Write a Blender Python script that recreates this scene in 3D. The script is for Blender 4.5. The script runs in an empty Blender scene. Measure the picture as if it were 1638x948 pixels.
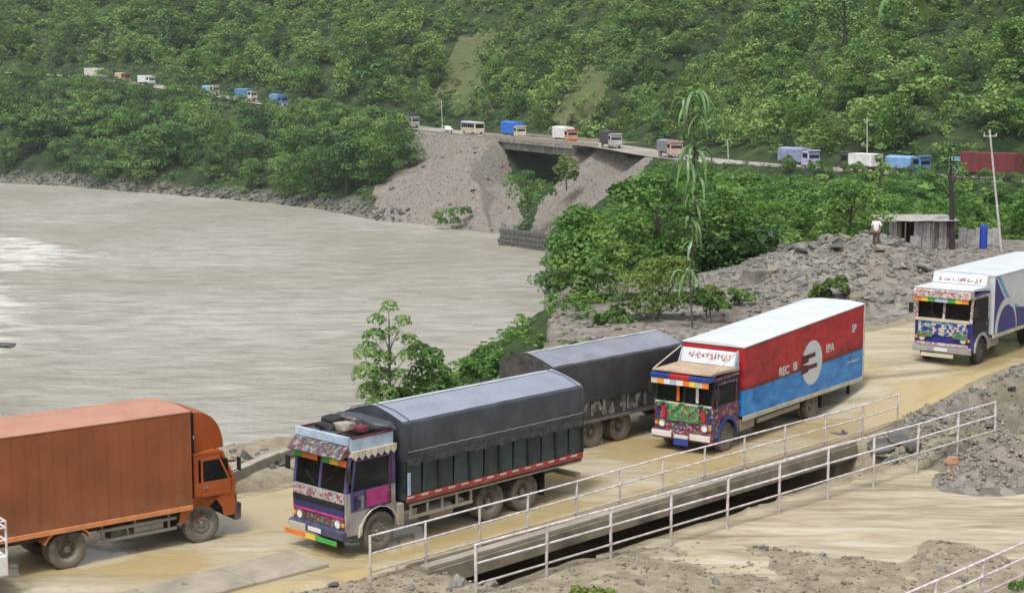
import bpy, math, random
import numpy as np
from mathutils import Vector, Matrix

# ------------------------------------------------------------------ camera, sky, sun, exposure
SC = bpy.context.scene
COL = SC.collection
CAM_H = 12.3
PITCH = math.atan(354 / 2600)
FOC = 2600.0
cam_d = bpy.data.cameras.new('camera')
cam = bpy.data.objects.new('camera', cam_d)
COL.objects.link(cam)
cam.location = (0, 0, CAM_H)
cam.rotation_euler = (math.pi / 2 - PITCH, 0, 0)
cam_d.lens = FOC / 1638 * 36
cam_d.sensor_width = 36
cam_d.clip_end = 3000
SC.camera = cam

SUN_EL, SUN_AZ = math.radians(62), math.radians(205)
world = bpy.data.worlds.new('World')
SC.world = world
world.use_nodes = True
wn = world.node_tree
wn.nodes.clear()
w_out = wn.nodes.new('ShaderNodeOutputWorld')
w_bg = wn.nodes.new('ShaderNodeBackground')
w_bg.inputs['Strength'].default_value = 0.105
w_sky = wn.nodes.new('ShaderNodeTexSky')
w_sky.sky_type = 'NISHITA'
w_sky.sun_disc = False
w_sky.sun_elevation = SUN_EL
w_sky.sun_rotation = SUN_AZ
w_sky.air_density = 1.0
w_sky.dust_density = 4.0
w_hs = wn.nodes.new('ShaderNodeHueSaturation')      # overcast: the cloud deck takes the blue out
w_hs.inputs['Saturation'].default_value = 0.22
wn.links.new(w_sky.outputs[0], w_hs.inputs['Color'])
wn.links.new(w_hs.outputs[0], w_bg.inputs['Color'])
wn.links.new(w_bg.outputs[0], w_out.inputs[0])

sun_d = bpy.data.lights.new('sun', 'SUN')
sun_d.energy = 1.5
sun_d.angle = math.radians(12)
sun_d.color = (1.0, 0.97, 0.92)
sun = bpy.data.objects.new('sun', sun_d)
COL.objects.link(sun)
sdir = Vector((math.sin(SUN_AZ) * math.cos(SUN_EL), math.cos(SUN_AZ) * math.cos(SUN_EL), math.sin(SUN_EL)))
sun.rotation_euler = sdir.to_track_quat('Z', 'Y').to_euler()
sun.location = (0, 0, 200)

SC.view_settings.view_transform = 'Standard'
SC.view_settings.look = 'None'
SC.view_settings.gamma = 1
SC.view_settings.use_curve_mapping = False
SC.view_settings.exposure = 0.8
SC.cycles.max_bounces = 6
SC.cycles.transparent_max_bounces = 12
SC.cycles.volume_bounces = 0

rnd = random.Random(7)
nr = np.random.RandomState(11)

# ------------------------------------------------------------------ survey: sight lines -> places
_c, _s = math.cos(PITCH), math.sin(PITCH)
def sight(px, py):
    u, v = (px - 819) / FOC, (474 - py) / FOC
    return Vector((u, _c + v * _s, -_s + v * _c))
def G(px, py, z=0.0):
    d = sight(px, py); k = (z - CAM_H) / d.z
    return Vector((d.x * k, d.y * k, z))
def at(px, py, Y):
    d = sight(px, py); k = Y / d.y
    return Vector((d.x * k, Y, CAM_H + d.z * k))
def proj(P):
    w = P[1] * _c - (P[2] - CAM_H) * _s
    return 819 + FOC * P[0] / w, 474 - FOC * (P[1] * _s + (P[2] - CAM_H) * _c) / w

# ------------------------------------------------------------------ mesh helpers
class MB:
    def __init__(self): self.v = []; self.f = []
    def add(self, vs, fs, M=None):
        o = len(self.v)
        self.v += [tuple(M @ Vector(p)) if M is not None else tuple(p) for p in vs]
        self.f += [tuple(i + o for i in q) for q in fs]
        return self
    def box(self, c, s, rot=None):
        x, y, z = s[0] / 2, s[1] / 2, s[2] / 2
        vs = [(-x,-y,-z),(x,-y,-z),(x,y,-z),(-x,y,-z),(-x,-y,z),(x,-y,z),(x,y,z),(-x,y,z)]
        M = Matrix.Translation(Vector(c))
        if rot is not None:
            M = M @ (rot if isinstance(rot, Matrix) else Matrix.Rotation(rot, 4, 'Z'))
        return self.add(vs, [(0,3,2,1),(4,5,6,7),(0,1,5,4),(1,2,6,5),(2,3,7,6),(3,0,4,7)], M)
    def bx(self, x0, x1, y0, y1, z0, z1):
        return self.box(((x0+x1)/2,(y0+y1)/2,(z0+z1)/2), (abs(x1-x0),abs(y1-y0),abs(z1-z0)))
    def prism(self, poly, y0, y1):                      # poly in (x, z), extruded along y
        n = len(poly)
        vs = [(p[0], y0, p[1]) for p in poly] + [(p[0], y1, p[1]) for p in poly]
        fs = [tuple(range(n)), tuple(range(2*n-1, n-1, -1))]
        fs += [(i, i+n, (i+1) % n + n, (i+1) % n) for i in range(n)]
        return self.add(vs, fs)
    def prismx(self, poly, x0, x1):                     # poly in (y, z), extruded along x
        n = len(poly)
        vs = [(x0, p[0], p[1]) for p in poly] + [(x1, p[0], p[1]) for p in poly]
        fs = [tuple(range(n-1, -1, -1)), tuple(range(n, 2*n))]
        fs += [(i, (i+1) % n, (i+1) % n + n, i+n) for i in range(n)]
        return self.add(vs, fs)
    def cyl(self, p0, p1, r0, r1=None, n=10):
        if r1 is None: r1 = r0
        p0, p1 = Vector(p0), Vector(p1); d = p1 - p0
        q = d.to_track_quat('Z', 'Y').to_matrix()
        vs = []
        for p, r in ((p0, r0), (p1, r1)):
            for i in range(n):
                a = 2 * math.pi * i / n
                vs.append(p + q @ Vector((math.cos(a) * r, math.sin(a) * r, 0)))
        fs = [(i, (i+1) % n, (i+1) % n + n, i+n) for i in range(n)] + [tuple(range(n-1, -1, -1)), tuple(range(n, 2*n))]
        return self.add(vs, fs)
    def lathe(self, prof, n=24, axis='y'):              # prof: (radius, offset along y)
        vs = []; m = len(prof)
        for i in range(n):
            a = 2 * math.pi * i / n
            vs += [(r * math.cos(a), o, r * math.sin(a)) for r, o in prof]
        fs = []
        for i in range(n):
            j = (i + 1) % n
            fs += [(i*m+k, i*m+k+1, j*m+k+1, j*m+k) for k in range(m - 1)]
        return self.add(vs, fs)
    def hull(self, pts):
        import bmesh
        b = bmesh.new()
        for p in pts: b.verts.new(p)
        r = bmesh.ops.convex_hull(b, input=b.verts)
        b.verts.ensure_lookup_table()
        use = set(v for fa in b.faces for v in fa.verts); idx = {v: i for i, v in enumerate(use)}
        self.add([v.co.copy() for v in use], [tuple(idx[v] for v in fa.verts) for fa in b.faces])
        b.free(); return self
    def mesh(self, name, m, smooth=False):
        me = bpy.data.meshes.new(name)
        me.from_pydata([tuple(p) for p in self.v], [], self.f)
        import bmesh
        b = bmesh.new(); b.from_mesh(me); bmesh.ops.recalc_face_normals(b, faces=b.faces); b.to_mesh(me); b.free()
        if smooth:
            me.polygons.foreach_set('use_smooth', [True] * len(me.polygons)); me.set_sharp_from_angle(angle=math.radians(38))
        if m is not None: me.materials.append(m)
        return me
    def build(self, name, m, parent=None, bevel=0, smooth=False, seg=2):
        o = link(name, self.mesh(name, m, smooth), parent)
        if bevel:
            md = o.modifiers.new('bevel', 'BEVEL'); md.width = bevel; md.segments = seg; md.limit_method = 'ANGLE'
            md.angle_limit = math.radians(40)
        return o

def link(name, data, parent=None, loc=None):
    o = bpy.data.objects.new(name, data); COL.objects.link(o)
    if parent is not None: o.parent = parent
    if loc is not None: o.location = loc
    return o
def tag(o, label=None, cat=None, group=None, kind=None):
    if label: o['label'] = label
    if cat: o['category'] = cat
    if group: o['group'] = group
    if kind: o['kind'] = kind
    return o
def empty(name, loc=(0,0,0), rz=0.0, label=None, cat=None, group=None):
    o = bpy.data.objects.new(name, None); COL.objects.link(o); o.empty_display_size = .3
    o.location = loc; o.rotation_euler = (0, 0, rz)
    return tag(o, label, cat, group)
def np_mesh(name, v, f, m, attrs=None, smooth=False):
    v = np.asarray(v, np.float32); f = np.asarray(f, np.int32); k = f.shape[1]
    me = bpy.data.meshes.new(name)
    me.vertices.add(len(v)); me.vertices.foreach_set('co', v.ravel())
    me.loops.add(f.size); me.loops.foreach_set('vertex_index', f.ravel())
    me.polygons.add(len(f)); me.polygons.foreach_set('loop_start', np.arange(0, f.size, k, dtype=np.int32))
    me.polygons.foreach_set('loop_total', np.full(len(f), k, np.int32))
    if smooth: me.polygons.foreach_set('use_smooth', np.ones(len(f), bool))
    for an, arr in (attrs or {}).items():
        arr = np.asarray(arr, np.float32)
        if arr.ndim == 1:
            a = me.attributes.new(an, 'FLOAT', 'POINT'); a.data.foreach_set('value', arr)
        else:
            a = me.attributes.new(an, 'FLOAT_COLOR', 'POINT')
            a.data.foreach_set('color', np.concatenate([arr, np.ones((len(arr), 1), np.float32)], 1).ravel())
    me.update(calc_edges=True); me.validate()
    if m is not None: me.materials.append(m)
    return me

# ------------------------------------------------------------------ value noise (numpy)
def _h(ix, iy, seed):
    n = (ix.astype(np.int64) * 374761393 + iy.astype(np.int64) * 668265263 + seed * 1442695041) & 0x7fffffff
    n = ((n ^ (n >> 13)) * 1274126177) & 0x7fffffff
    return ((n ^ (n >> 16)) & 0xffff) / 65535.0
def vnoise(x, y, seed=0):
    ix, iy = np.floor(x), np.floor(y); fx, fy = x - ix, y - iy
    fx, fy = fx*fx*(3-2*fx), fy*fy*(3-2*fy)
    a, b, c, d = _h(ix, iy, seed), _h(ix+1, iy, seed), _h(ix, iy+1, seed), _h(ix+1, iy+1, seed)
    return (a*(1-fx)+b*fx)*(1-fy) + (c*(1-fx)+d*fx)*fy
def fbm(x, y, seed=0, oct=4):
    r = 0; amp = .5; 
    for k in range(oct):
        r = r + amp * (vnoise(x * 2**k, y * 2**k, seed + k) - .5); amp *= .5
    return r * 2
def sstep(a, b, x):
    t = np.clip((x - a) / (b - a), 0, 1); return t * t * (3 - 2 * t)
def pdist(X, Y, poly, closed=False):
    """distance to polyline, signed side (left +), parameter index"""
    P = np.asarray(poly, float); n = len(P) if closed else len(P) - 1
    best = np.full(X.shape, 1e9); side = np.zeros(X.shape); par = np.zeros(X.shape)
    for i in range(n):
        a = P[i][:2]; b = P[(i+1) % len(P)][:2]; d = b - a; L = d @ d
        t = np.clip(((X-a[0])*d[0] + (Y-a[1])*d[1]) / L, 0, 1)
        qx, qy = X - a[0] - t*d[0], Y - a[1] - t*d[1]; dd = np.hypot(qx, qy)
        m = dd < best
        best = np.where(m, dd, best); side = np.where(m, np.sign(d[0]*qy - d[1]*qx), side); par = np.where(m, i + t, par)
    return best, side, par
def inside(X, Y, poly):
    P = np.asarray(poly, float)[:, :2]; r = np.zeros(X.shape, bool); n = len(P)
    for i in range(n):
        x1, y1 = P[i]; x2, y2 = P[(i+1) % n]
        if y1 == y2: continue
        c = ((y1 > Y) != (y2 > Y)) & (X < (x2-x1)*(Y-y1)/(y2-y1) + x1)
        r ^= c
    return r
def chaikin(P, k=2):
    P = [np.array(p, float) for p in P]
    for _ in range(k):
        Q = [P[0]]
        for a, b in zip(P[:-1], P[1:]): Q += [a*.75+b*.25, a*.25+b*.75]
        Q.append(P[-1]); P = Q
    return np.array(P)

# ------------------------------------------------------------------ materials
def nodes(name):
    m = bpy.data.materials.new(name); m.use_nodes = True
    nt = m.node_tree; b = nt.nodes['Principled BSDF']
    return m, nt, b
def N(nt, t, **kw):
    n = nt.nodes.new(t)
    for k, v in kw.items():
        if k.startswith('i_'):
            kk = k[2:]; kk = int(kk) if kk.isdigit() else kk.replace('_', ' ')
            n.inputs[kk].default_value = v
        else: setattr(n, k, v)
    return n
def ramp(nt, fac, stops, interp='LINEAR'):
    r = nt.nodes.new('ShaderNodeValToRGB'); r.color_ramp.interpolation = interp
    e = r.color_ramp.elements
    while len(e) < len(stops): e.new(.5)
    for q, (p, c) in zip(e, stops):
        q.position = p; q.color = (*c, 1) if len(c) == 3 else c
    nt.links.new(fac, r.inputs[0]); return r
def mixc(nt, fac, a, b, blend='MIX'):
    m = nt.nodes.new('ShaderNodeMix'); m.data_type = 'RGBA'; m.blend_type = blend
    for s, q in ((m.inputs[0], fac), (m.inputs[6], a), (m.inputs[7], b)):
        if isinstance(q, (int, float)): s.default_value = q
        elif isinstance(q, tuple): s.default_value = (*q, 1)
        else: nt.links.new(q, s)
    return m.outputs[2]
def math_(nt, op, a, b=None):
    m = nt.nodes.new('ShaderNodeMath'); m.operation = op
    for s, q in ((m.inputs[0], a), (m.inputs[1], b)):
        if q is None: continue
        if isinstance(q, (int, float)): s.default_value = q
        else: nt.links.new(q, s)
    return m.outputs[0]
def noise(nt, scale, detail=4, rough=.55, vec=None, dist=0):
    n = N(nt, 'ShaderNodeTexNoise', i_Scale=scale, i_Detail=detail, i_Roughness=rough, i_Distortion=dist)
    if vec is not None: nt.links.new(vec, n.inputs['Vector'])
    return n.outputs['Fac']
def coords(nt, kind='Object'):
    return nt.nodes.new('ShaderNodeTexCoord').outputs[kind]
def worldpos(nt): return nt.nodes.new('ShaderNodeNewGeometry').outputs['Position']
def scaled(nt, vec, s):
    m = N(nt, 'ShaderNodeMapping'); m.inputs['Scale'].default_value = s; nt.links.new(vec, m.inputs['Vector']); return m.outputs[0]
def bump(nt, b, h, strength=.3, dist=.05):
    n = N(nt, 'ShaderNodeBump', i_Strength=strength, i_Distance=dist); nt.links.new(h, n.inputs['Height']); nt.links.new(n.outputs[0], b.inputs['Normal'])
MUD = (.27, .235, .175)
def paint(name, col, rough=.45, metal=0.0, var=.18, scale=2.5, mud=.0, mudz=1.2, bumps=0.0, spec=.5):
    """painted / plain surface with uneven tone, grime streaks and road mud splashed on its lower part"""
    m, nt, b = nodes(name)
    co = coords(nt)
    n1 = noise(nt, scale, 5, .6, co); n2 = noise(nt, scale * 7, 4, .6, co)
    dk = tuple(c * (1 - var * 1.6) for c in col); lt = tuple(min(1, c * (1 + var) + .02 * var) for c in col)
    c = ramp(nt, n1, [(.3, dk), (.55, col), (.75, lt)]).outputs[0]
    st = noise(nt, 1.0, 4, .65, scaled(nt, co, (6, 6, .8)))
    c = mixc(nt, math_(nt, 'MULTIPLY', ramp(nt, st, [(.5, (0,0,0)), (.75, (1,1,1))]).outputs[0], var * 1.2), c, tuple(x * .6 + .02 for x in col))
    rg = ramp(nt, n2, [(.3, (max(rough-.12,.05),)*3), (.7, (min(rough+.18,1),)*3)]).outputs[0]
    if mud > 0:
        zz = N(nt, 'ShaderNodeSeparateXYZ'); nt.links.new(worldpos(nt), zz.inputs[0])
        k = math_(nt, 'SUBTRACT', 1.0, math_(nt, 'DIVIDE', zz.outputs[2], mudz))
        k = math_(nt, 'ADD', k, math_(nt, 'MULTIPLY', math_(nt, 'SUBTRACT', noise(nt, 5, 5, .7, co), .5), 1.6))
        f = math_(nt, 'MULTIPLY', ramp(nt, k, [(.15, (0,0,0)), (.75, (1,1,1))]).outputs[0], mud)
        c = mixc(nt, f, c, MUD)
        rg = mixc(nt, f, rg, (.8,.8,.8))
    nt.links.new(c, b.inputs['Base Color']); nt.links.new(rg, b.inputs['Roughness'])
    b.inputs['Metallic'].default_value = metal
    b.inputs['Specular IOR Level'].default_value = spec
    if bumps: bump(nt, b, n2, bumps, .02)
    return m
def ornate(name, cols, scale=7, rough=.45):
    m, nt, b = nodes(name); co = coords(nt)
    v = N(nt, 'ShaderNodeTexVoronoi', i_Scale=scale); v.inputs['Randomness'].default_value = .8
    d = mixc(nt, .08, co, N(nt, 'ShaderNodeTexNoise', i_Scale=6.0).outputs['Color'])
    nt.links.new(d, v.inputs['Vector'])
    k = N(nt, 'ShaderNodeSeparateColor'); nt.links.new(v.outputs['Color'], k.inputs[0])
    c = ramp(nt, k.outputs[0], [(i / len(cols), c) for i, c in enumerate(cols)], 'CONSTANT').outputs[0]
    nt.links.new(c, b.inputs['Base Color']); b.inputs['Roughness'].default_value = rough
    return m
def leafmat(name, a, b_, c, rnd_amt=.5, trans=.3):
    """leaf green from dark to light by leaf (attribute tint) and by tree (object random)"""
    m, nt, b = nodes(name)
    t = N(nt, 'ShaderNodeAttribute', attribute_name='tint').outputs['Fac']
    r = N(nt, 'ShaderNodeObjectInfo').outputs['Random']
    k = math_(nt, 'ADD', t, math_(nt, 'MULTIPLY', math_(nt, 'SUBTRACT', r, .5), rnd_amt))
    k = math_(nt, 'ADD', k, math_(nt, 'MULTIPLY', math_(nt, 'SUBTRACT', noise(nt, .045, 3, .55, worldpos(nt)), .5), 1.5))
    cc = ramp(nt, k, [(.05, a), (.5, b_), (.95, c)]).outputs[0]
    nt.links.new(cc, b.inputs['Base Color']); b.inputs['Roughness'].default_value = .55
    b.inputs['Specular IOR Level'].default_value = .3
    tr = N(nt, 'ShaderNodeBsdfTranslucent'); nt.links.new(mixc(nt, 1.0, cc, (1.0, 1.0, .6), 'MULTIPLY'), tr.inputs[0])
    mx = N(nt, 'ShaderNodeMixShader'); mx.inputs[0].default_value = trans
    nt.links.new(b.outputs[0], mx.inputs[1]); nt.links.new(tr.outputs[0], mx.inputs[2])
    nt.links.new(mx.outputs[0], nt.nodes['Material Output'].inputs[0])
    return m
def glassmat(name, tint=(.5,.56,.58), mixf=.42):
    m, nt, b = nodes(name)
    b.inputs['Base Color'].default_value = (.012,.016,.017,1); b.inputs['Roughness'].default_value = .08
    t = N(nt, 'ShaderNodeBsdfTransparent'); t.inputs[0].default_value = (*tint, 1)
    mx = N(nt, 'ShaderNodeMixShader'); mx.inputs[0].default_value = mixf
    nt.links.new(b.outputs[0], mx.inputs[1]); nt.links.new(t.outputs[0], mx.inputs[2]); nt.links.new(mx.outputs[0], nt.nodes['Material Output'].inputs[0])
    return m
M = {}
M['leaf'] = leafmat('leaf', (.034,.09,.028), (.10,.225,.06), (.22,.34,.095), .8)
M['leaf_near'] = leafmat('leaf_near', (.045,.115,.026), (.11,.24,.05), (.21,.34,.085), .2, .4)
M['leaf_lime'] = leafmat('leaf_lime', (.05,.10,.02), (.11,.19,.04), (.2,.28,.07), .15, .4)
M['bark'] = paint('bark', (.085,.07,.055), .9, var=.35, scale=4, bumps=.5)
M['bark_dark'] = paint('bark_dark', (.035,.028,.024), .9, var=.35, scale=4, bumps=.5)
M['rock'] = paint('rock', (.19,.185,.17), .85, var=.35, scale=1.3, bumps=.5)
M['rock_dark'] = paint('rock_dark', (.105,.105,.10), .85, var=.35, scale=1.3, bumps=.5)
M['rock_tan'] = paint('rock_tan', (.27,.235,.18), .9, var=.3, scale=1.3, bumps=.5)
M['concrete'] = paint('concrete', (.36,.34,.29), .85, var=.25, scale=1.2, mud=.5, mudz=.6, bumps=.3)
M['concrete_old'] = paint('concrete_old', (.25,.235,.21), .9, var=.35, scale=.6, bumps=.3)
M['rail'] = paint('rail', (.66,.60,.62), .55, var=.3, scale=6, mud=.55, mudz=.9)
M['rubber'] = paint('rubber', (.035,.033,.031), .85, var=.2, scale=4, mud=.5, mudz=1.3)
M['rim'] = paint('rim', (.13,.125,.115), .7, var=.3, scale=5, mud=.6, mudz=1.4)
M['chassis'] = paint('chassis', (.035,.034,.034), .7, var=.3, scale=4, mud=.45, mudz=1.2)
M['black'] = paint('black', (.012,.012,.013), .55, var=.3)
M['glass'] = glassmat('glass')
M['mirror'] = paint('mirror', (.5,.52,.55), .1, 1.0, var=.05)
M['white'] = paint('white', (.72,.72,.7), .5, var=.12, mud=.4, mudz=1.0)
M['lamp'] = paint('lamp', (.75,.75,.7), .12, var=.1)
M['amber'] = paint('amber', (.8,.3,.03), .3)
M['seat'] = paint('seat', (.05,.02,.018), .8)
M['steel'] = paint('steel', (.3,.3,.3), .5, .6, var=.3, mud=.6, mudz=1.2)
M['skyblue'] = paint('skyblue', (.38,.48,.60), .5, var=.2)
# ------------------------------------------------------------------ the lie of the land
ZW = -17.0                                           # river level; the near road is z = 0
U = np.array((.695, .719)); NN = np.array((-.719, .695)); P0 = np.array((-3.53, 38.89))   # along / across the near road
def ST(X, Y): return (X-P0[0])*U[0] + (Y-P0[1])*U[1], (X-P0[0])*NN[0] + (Y-P0[1])*NN[1]
def XY(s, t): return P0 + U*s + NN*t
W_POLY = [(-140,444.5),(-119.4,432),(-88.6,404.4),(-61.3,380),(-44.3,360),(-27.9,330.5),(-14.5,316.6),(-3.4,301.5),(5.5,278),(5.2,255),(4.7,231),
          (3.8,200),(0,165),(-8,130),(-14,100),(-25,80),(-45,62),(-80,42),(-130,20),(-300,-30),(-420,200),(-420,620),(-330,560),(-230,500)]
HW = chaikin([(-340,640,20),(-235,575,16),(-175,540,13.5),(-129.6,511,11.7),(-63.5,450,4.05),(-36,430,.14),(-20.4,415,-1.5),(-7.5,384,-1.5),(2.1,359,-1.5),
      (12.3,338,-1.5),(20.5,315,-1.5),(26.3,281,-1.5),(34.6,258,-1.5),(44.2,244,-1.5),(54,229,-1.5),(65,216,-1.5),(90,195,-1.5),(146,157,-1.5),(250,125,-1.5)], 2)
N_POLY = [(-75,6),(-45,26),(-22,42),(-11,52.2),(-7.2,55.6),(-3,60),(1,66),(1.8,76),(2.5,86),(6,100),(12,130),(18,170),(25,207),(33,250),(48,235),(70,207),
          (95,185),(150,150),(260,118),(260,-60),(-260,-60),(-140,-20)]
GULLY = [(3,290,-18),(1,303,-17),(0,318,-13.5),(2.5,335,-11),(8,347,-10),(22,356,-6),(40,372,6)]
SLIDE = [(-24,414),(-4,366),(-1,352),(3.5,325),(-1,299),(-15,314),(-30,329)]
FAN = [(14,334),(27,281),(20,268),(10,272),(5,282),(3,300),(6,325)]
ROADC = chaikin([(-95,-24),(-47,11),(-14,37),(-6.8,42),(.35,49.1),(21.2,70.6),(49,99.4),(90,128),(150,150)], 3)
FLOOD = [tuple(G(*q, -.2))[:2] for q in [(1010,872),(1150,812),(1260,782),(1400,750),(1520,700),(1700,660),(1900,660),(1900,930),(1560,888),(1380,905),(1230,880)]]
MOUNDS = [(*tuple(G(px, py, 0))[:2], r, h) for px, py, r, h in ((1600,752,1.5,.75),(1640,735,1.9,.8),(1560,770,1.0,.5),(1490,690,1.0,.45),(1530,678,1.2,.5))]
HEAPC = [at(1225,440,86), at(1290,408,86.5), at(1345,394,87), at(1400,391,87), at(1435,410,86)]
DRY = [[(690,170),(735,60),(790,55),(765,120),(790,180)], [(880,190),(935,110),(985,120),(940,195)]]
def hwz(par):
    i = np.clip(par.astype(int), 0, len(HW)-2); f = par - i
    return HW[i, 2]*(1-f) + HW[i+1, 2]*f
def ground_z(X, Y, full=False):
    X = np.asarray(X, float); Y = np.asarray(Y, float)
    dW, _, _ = pdist(X, Y, W_POLY, True); inW = inside(X, Y, W_POLY)
    dN, _, _ = pdist(X, Y, N_POLY, True); inN = inside(X, Y, N_POLY)
    dH, sH, pH = pdist(X, Y, HW); zH = hwz(pH)
    s, t = ST(X, Y)
    near = Y < 135
    # near plateau
    zr = sstep(23.5, 32, s) * 1.0
    dR, _, _ = pdist(X, Y, ROADC)
    off = sstep(4.4, 6.0, dR)
    zn = zr - .08 - .03 * off + off * (.22 * fbm(X*.35, Y*.35, 3) + .10 * fbm(X*1.7, Y*1.7, 9))
    terr = sstep(112, 140, Y) * sstep(4.5, 16, dH)
    zn = zn * (1 - terr) + terr * (-4.2 + 1.2 * fbm(X*.06, Y*.06, 5))
    zn = zn * sstep(4.5, 12, dH) + (1 - sstep(4.5, 12, dH)) * (zH - .08)
    zn = zn + np.clip(33 - Y, 0, 40) * .33
    # rubble ridge beside the road, heap behind it
    rg = np.exp(-((t + 2.6) / 1.5)**2) * sstep(19.5, 25, s) * (1 - sstep(46, 56, s)) * (.9 + .9 * fbm(X*.5, Y*.5, 21))
    zn = zn + rg * 1.0
    jx, jy = X + 1.6*fbm(X*.35, Y*.35, 33), Y + 1.6*fbm(X*.35, Y*.35, 34); dg, _, _ = pdist(jx, jy, FLOOD, True); inF = inside(jx, jy, FLOOD)
    fl = np.where(inF, sstep(0, 1.6, dg), 0)
    zn = zn - fl * (.30 + np.clip(zn, 0, 3)) + fl * .14 * fbm(X*.55+Y*.2, Y*.9, 31)
    for (mx, my, mr, mh) in MOUNDS: zn = zn + mh*np.exp(-((X-mx)**2 + ((Y-my)*1.1)**2)/mr**2) * (1 + .5*fbm(X*1.3, Y*1.3, 35))
    hd = np.zeros_like(X); hz = np.zeros_like(X)
    for q in HEAPC:
        r = np.hypot((X - q.x), np.where(Y < q.y, (Y - q.y) * .62, (Y - q.y) * .8)) / 5.2
        hz = np.maximum(hz, (q.z - .6) * np.clip(1.18 - r, 0, 1)**.9)
    zn = zn + hz * (1 + .25 * fbm(X*.6, Y*.6, 41)) 
    # channel under the road bridge
    ch = sstep(1.8, 2.6, s) * (1 - sstep(20.3, 21.6, s)) * sstep(-2.5, -1.9, t) * (1 - sstep(9.2, 10.4, t))
    zn = zn * (1 - ch) + ch * (-2.2 + .4 * fbm(X, Y, 6))
    # banks
    dPh = np.maximum(dH - 4.5, .01); dP = np.minimum(dPh, np.maximum(dN, .01)); zP = np.where(dPh < dN, zH, np.where(Y < 100, 0, -2.0*sstep(100,150,Y)))
    k = dW / (dW + dP)
    zb = ZW + (zP - ZW) * k**.85 + 1.6 * fbm(X*.08, Y*.08, 8) * np.minimum(1, np.minimum(dW, dP) / 6) + .7 * fbm(X*.4, Y*.4, 18) * np.minimum(1, np.minimum(dW, dP) / 3)
    zb = np.where(dN < dPh, np.minimum(zb, zP - .12 - .22*np.minimum(dP, 8)), zb)
    # hill above the highway
    e = np.maximum(dH - 4.5, 0)
    zh = zH + e * (.58 + .22 * fbm(X*.012, Y*.012, 51)) + 7 * fbm(X*.022, Y*.022, 52) * np.minimum(1, e/20) + 2.5 * fbm(X*.09, Y*.09, 53) * np.minimum(1, e/8)
    zh = np.minimum(zh, 170 + 10 * fbm(X*.02, Y*.02, 54))
    z = np.where(inN, zn, zb)
    z = np.where((sH > 0) & ~(inN & near), zh, z)
    z = np.where((dH < 4.6) & ~near, zH - .08, z)
    z = np.where(inW, ZW - .3 - np.minimum(dW * .35, 4), z)
    dg2, _, pg = pdist(X, Y, GULLY); gp = np.array(GULLY); gi = np.clip(pg.astype(int), 0, len(gp)-2)
    zg = gp[gi, 2]*(1-(pg-gi)) + gp[gi+1, 2]*(pg-gi)
    z = np.where(Y > 270, np.minimum(z, zg + np.maximum(0, dg2 - 4.5 - 4.0*sstep(325, 338, Y)*(1-sstep(358, 368, Y))) * .9), z)
    if full: return z, dict(inN=inN, inW=inW, dW=dW, dH=dH, sH=sH, s=s, t=t, off=off, hz=hz, rg=rg, fl=fl, terr=terr, dg2=dg2, dR=dR)
    return z
def gz(x, y): return float(ground_z(np.array([x]), np.array([y]))[0])
def projv(X, Y, Z):
    w = Y*_c - (Z-CAM_H)*_s
    return 819 + FOC*X/w, 474 - FOC*(Y*_s + (Z-CAM_H)*_c)/w

def ax(parts):
    r = []
    for a, b, st in parts: r.append(np.arange(a, b, st))
    return np.unique(np.concatenate(r).round(3))
gx = ax([(-420,-180,12),(-180,-60,2.5),(-60,-32,1.6),(-32,-22,1),(-22,36,.34),(36,60,1.0),(60,130,3),(130,300,12)])
gy = ax([(-60,20,6),(20,33,1.2),(33,75,.32),(75,108,.5),(108,150,1.2),(150,270,2.2),(270,440,1.7),(440,560,3),(560,800,10)])
XX, YY = np.meshgrid(gx, gy)
ZZ, Q = ground_z(XX, YY, True)
pxg, pyg = projv(XX, YY, ZZ)
dry = np.zeros_like(XX)
for q in DRY:
    dry = np.maximum(dry, np.where(inside(pxg, pyg, q) & (Q['sH'] > 0) & (YY > 150), 1, 0))
veg = np.where((YY < 72) & ~Q['inN'], 0.15, 1) * np.where(Q['inN'] & (YY < 135), sstep(96, 112, YY + 6*fbm(XX*.15, YY*.15, 61)), 1.0)
slide = np.where(inside(XX + 3*fbm(XX*.1,YY*.1,62), YY + 3*fbm(XX*.1,YY*.1,63), SLIDE) | inside(XX, YY, FAN), 1.0, 0.0)
shore = np.where((~Q['inN']) & (Q['sH'] < 0), 1 - sstep(2, 7, Q['dW'] + 4*fbm(XX*.1, YY*.1, 64)), 0)
grav = np.clip(np.maximum.reduce([slide, np.where((YY < 72) & ~Q['inN'], .9, 0), np.minimum(Q['hz'], 1), np.minimum(Q['rg']*1.6, 1)*.42, np.minimum(1, sum(np.exp(-((XX-q[0])**2+(YY-q[1])**2)/q[2]**2) for q in MOUNDS)*1.6), shore*.45, np.where(Q['inN'] & (Q['t'] > 10.0) & (YY < 112) & (XX > -4), .8, 0)]), 0, 1)
zone = np.stack([np.where(Q['inN'] & near_, 1 - grav, dry) if (near_ := (YY < 112)) is not None else 0, veg * (1 - np.maximum(slide, shore*.6)), grav], -1)
ny, nx = XX.shape
idx = np.arange(ny*nx).reshape(ny, nx)
gf = np.stack([idx[:-1,:-1], idx[:-1,1:], idx[1:,1:], idx[1:,:-1]], -1).reshape(-1, 4)

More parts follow.
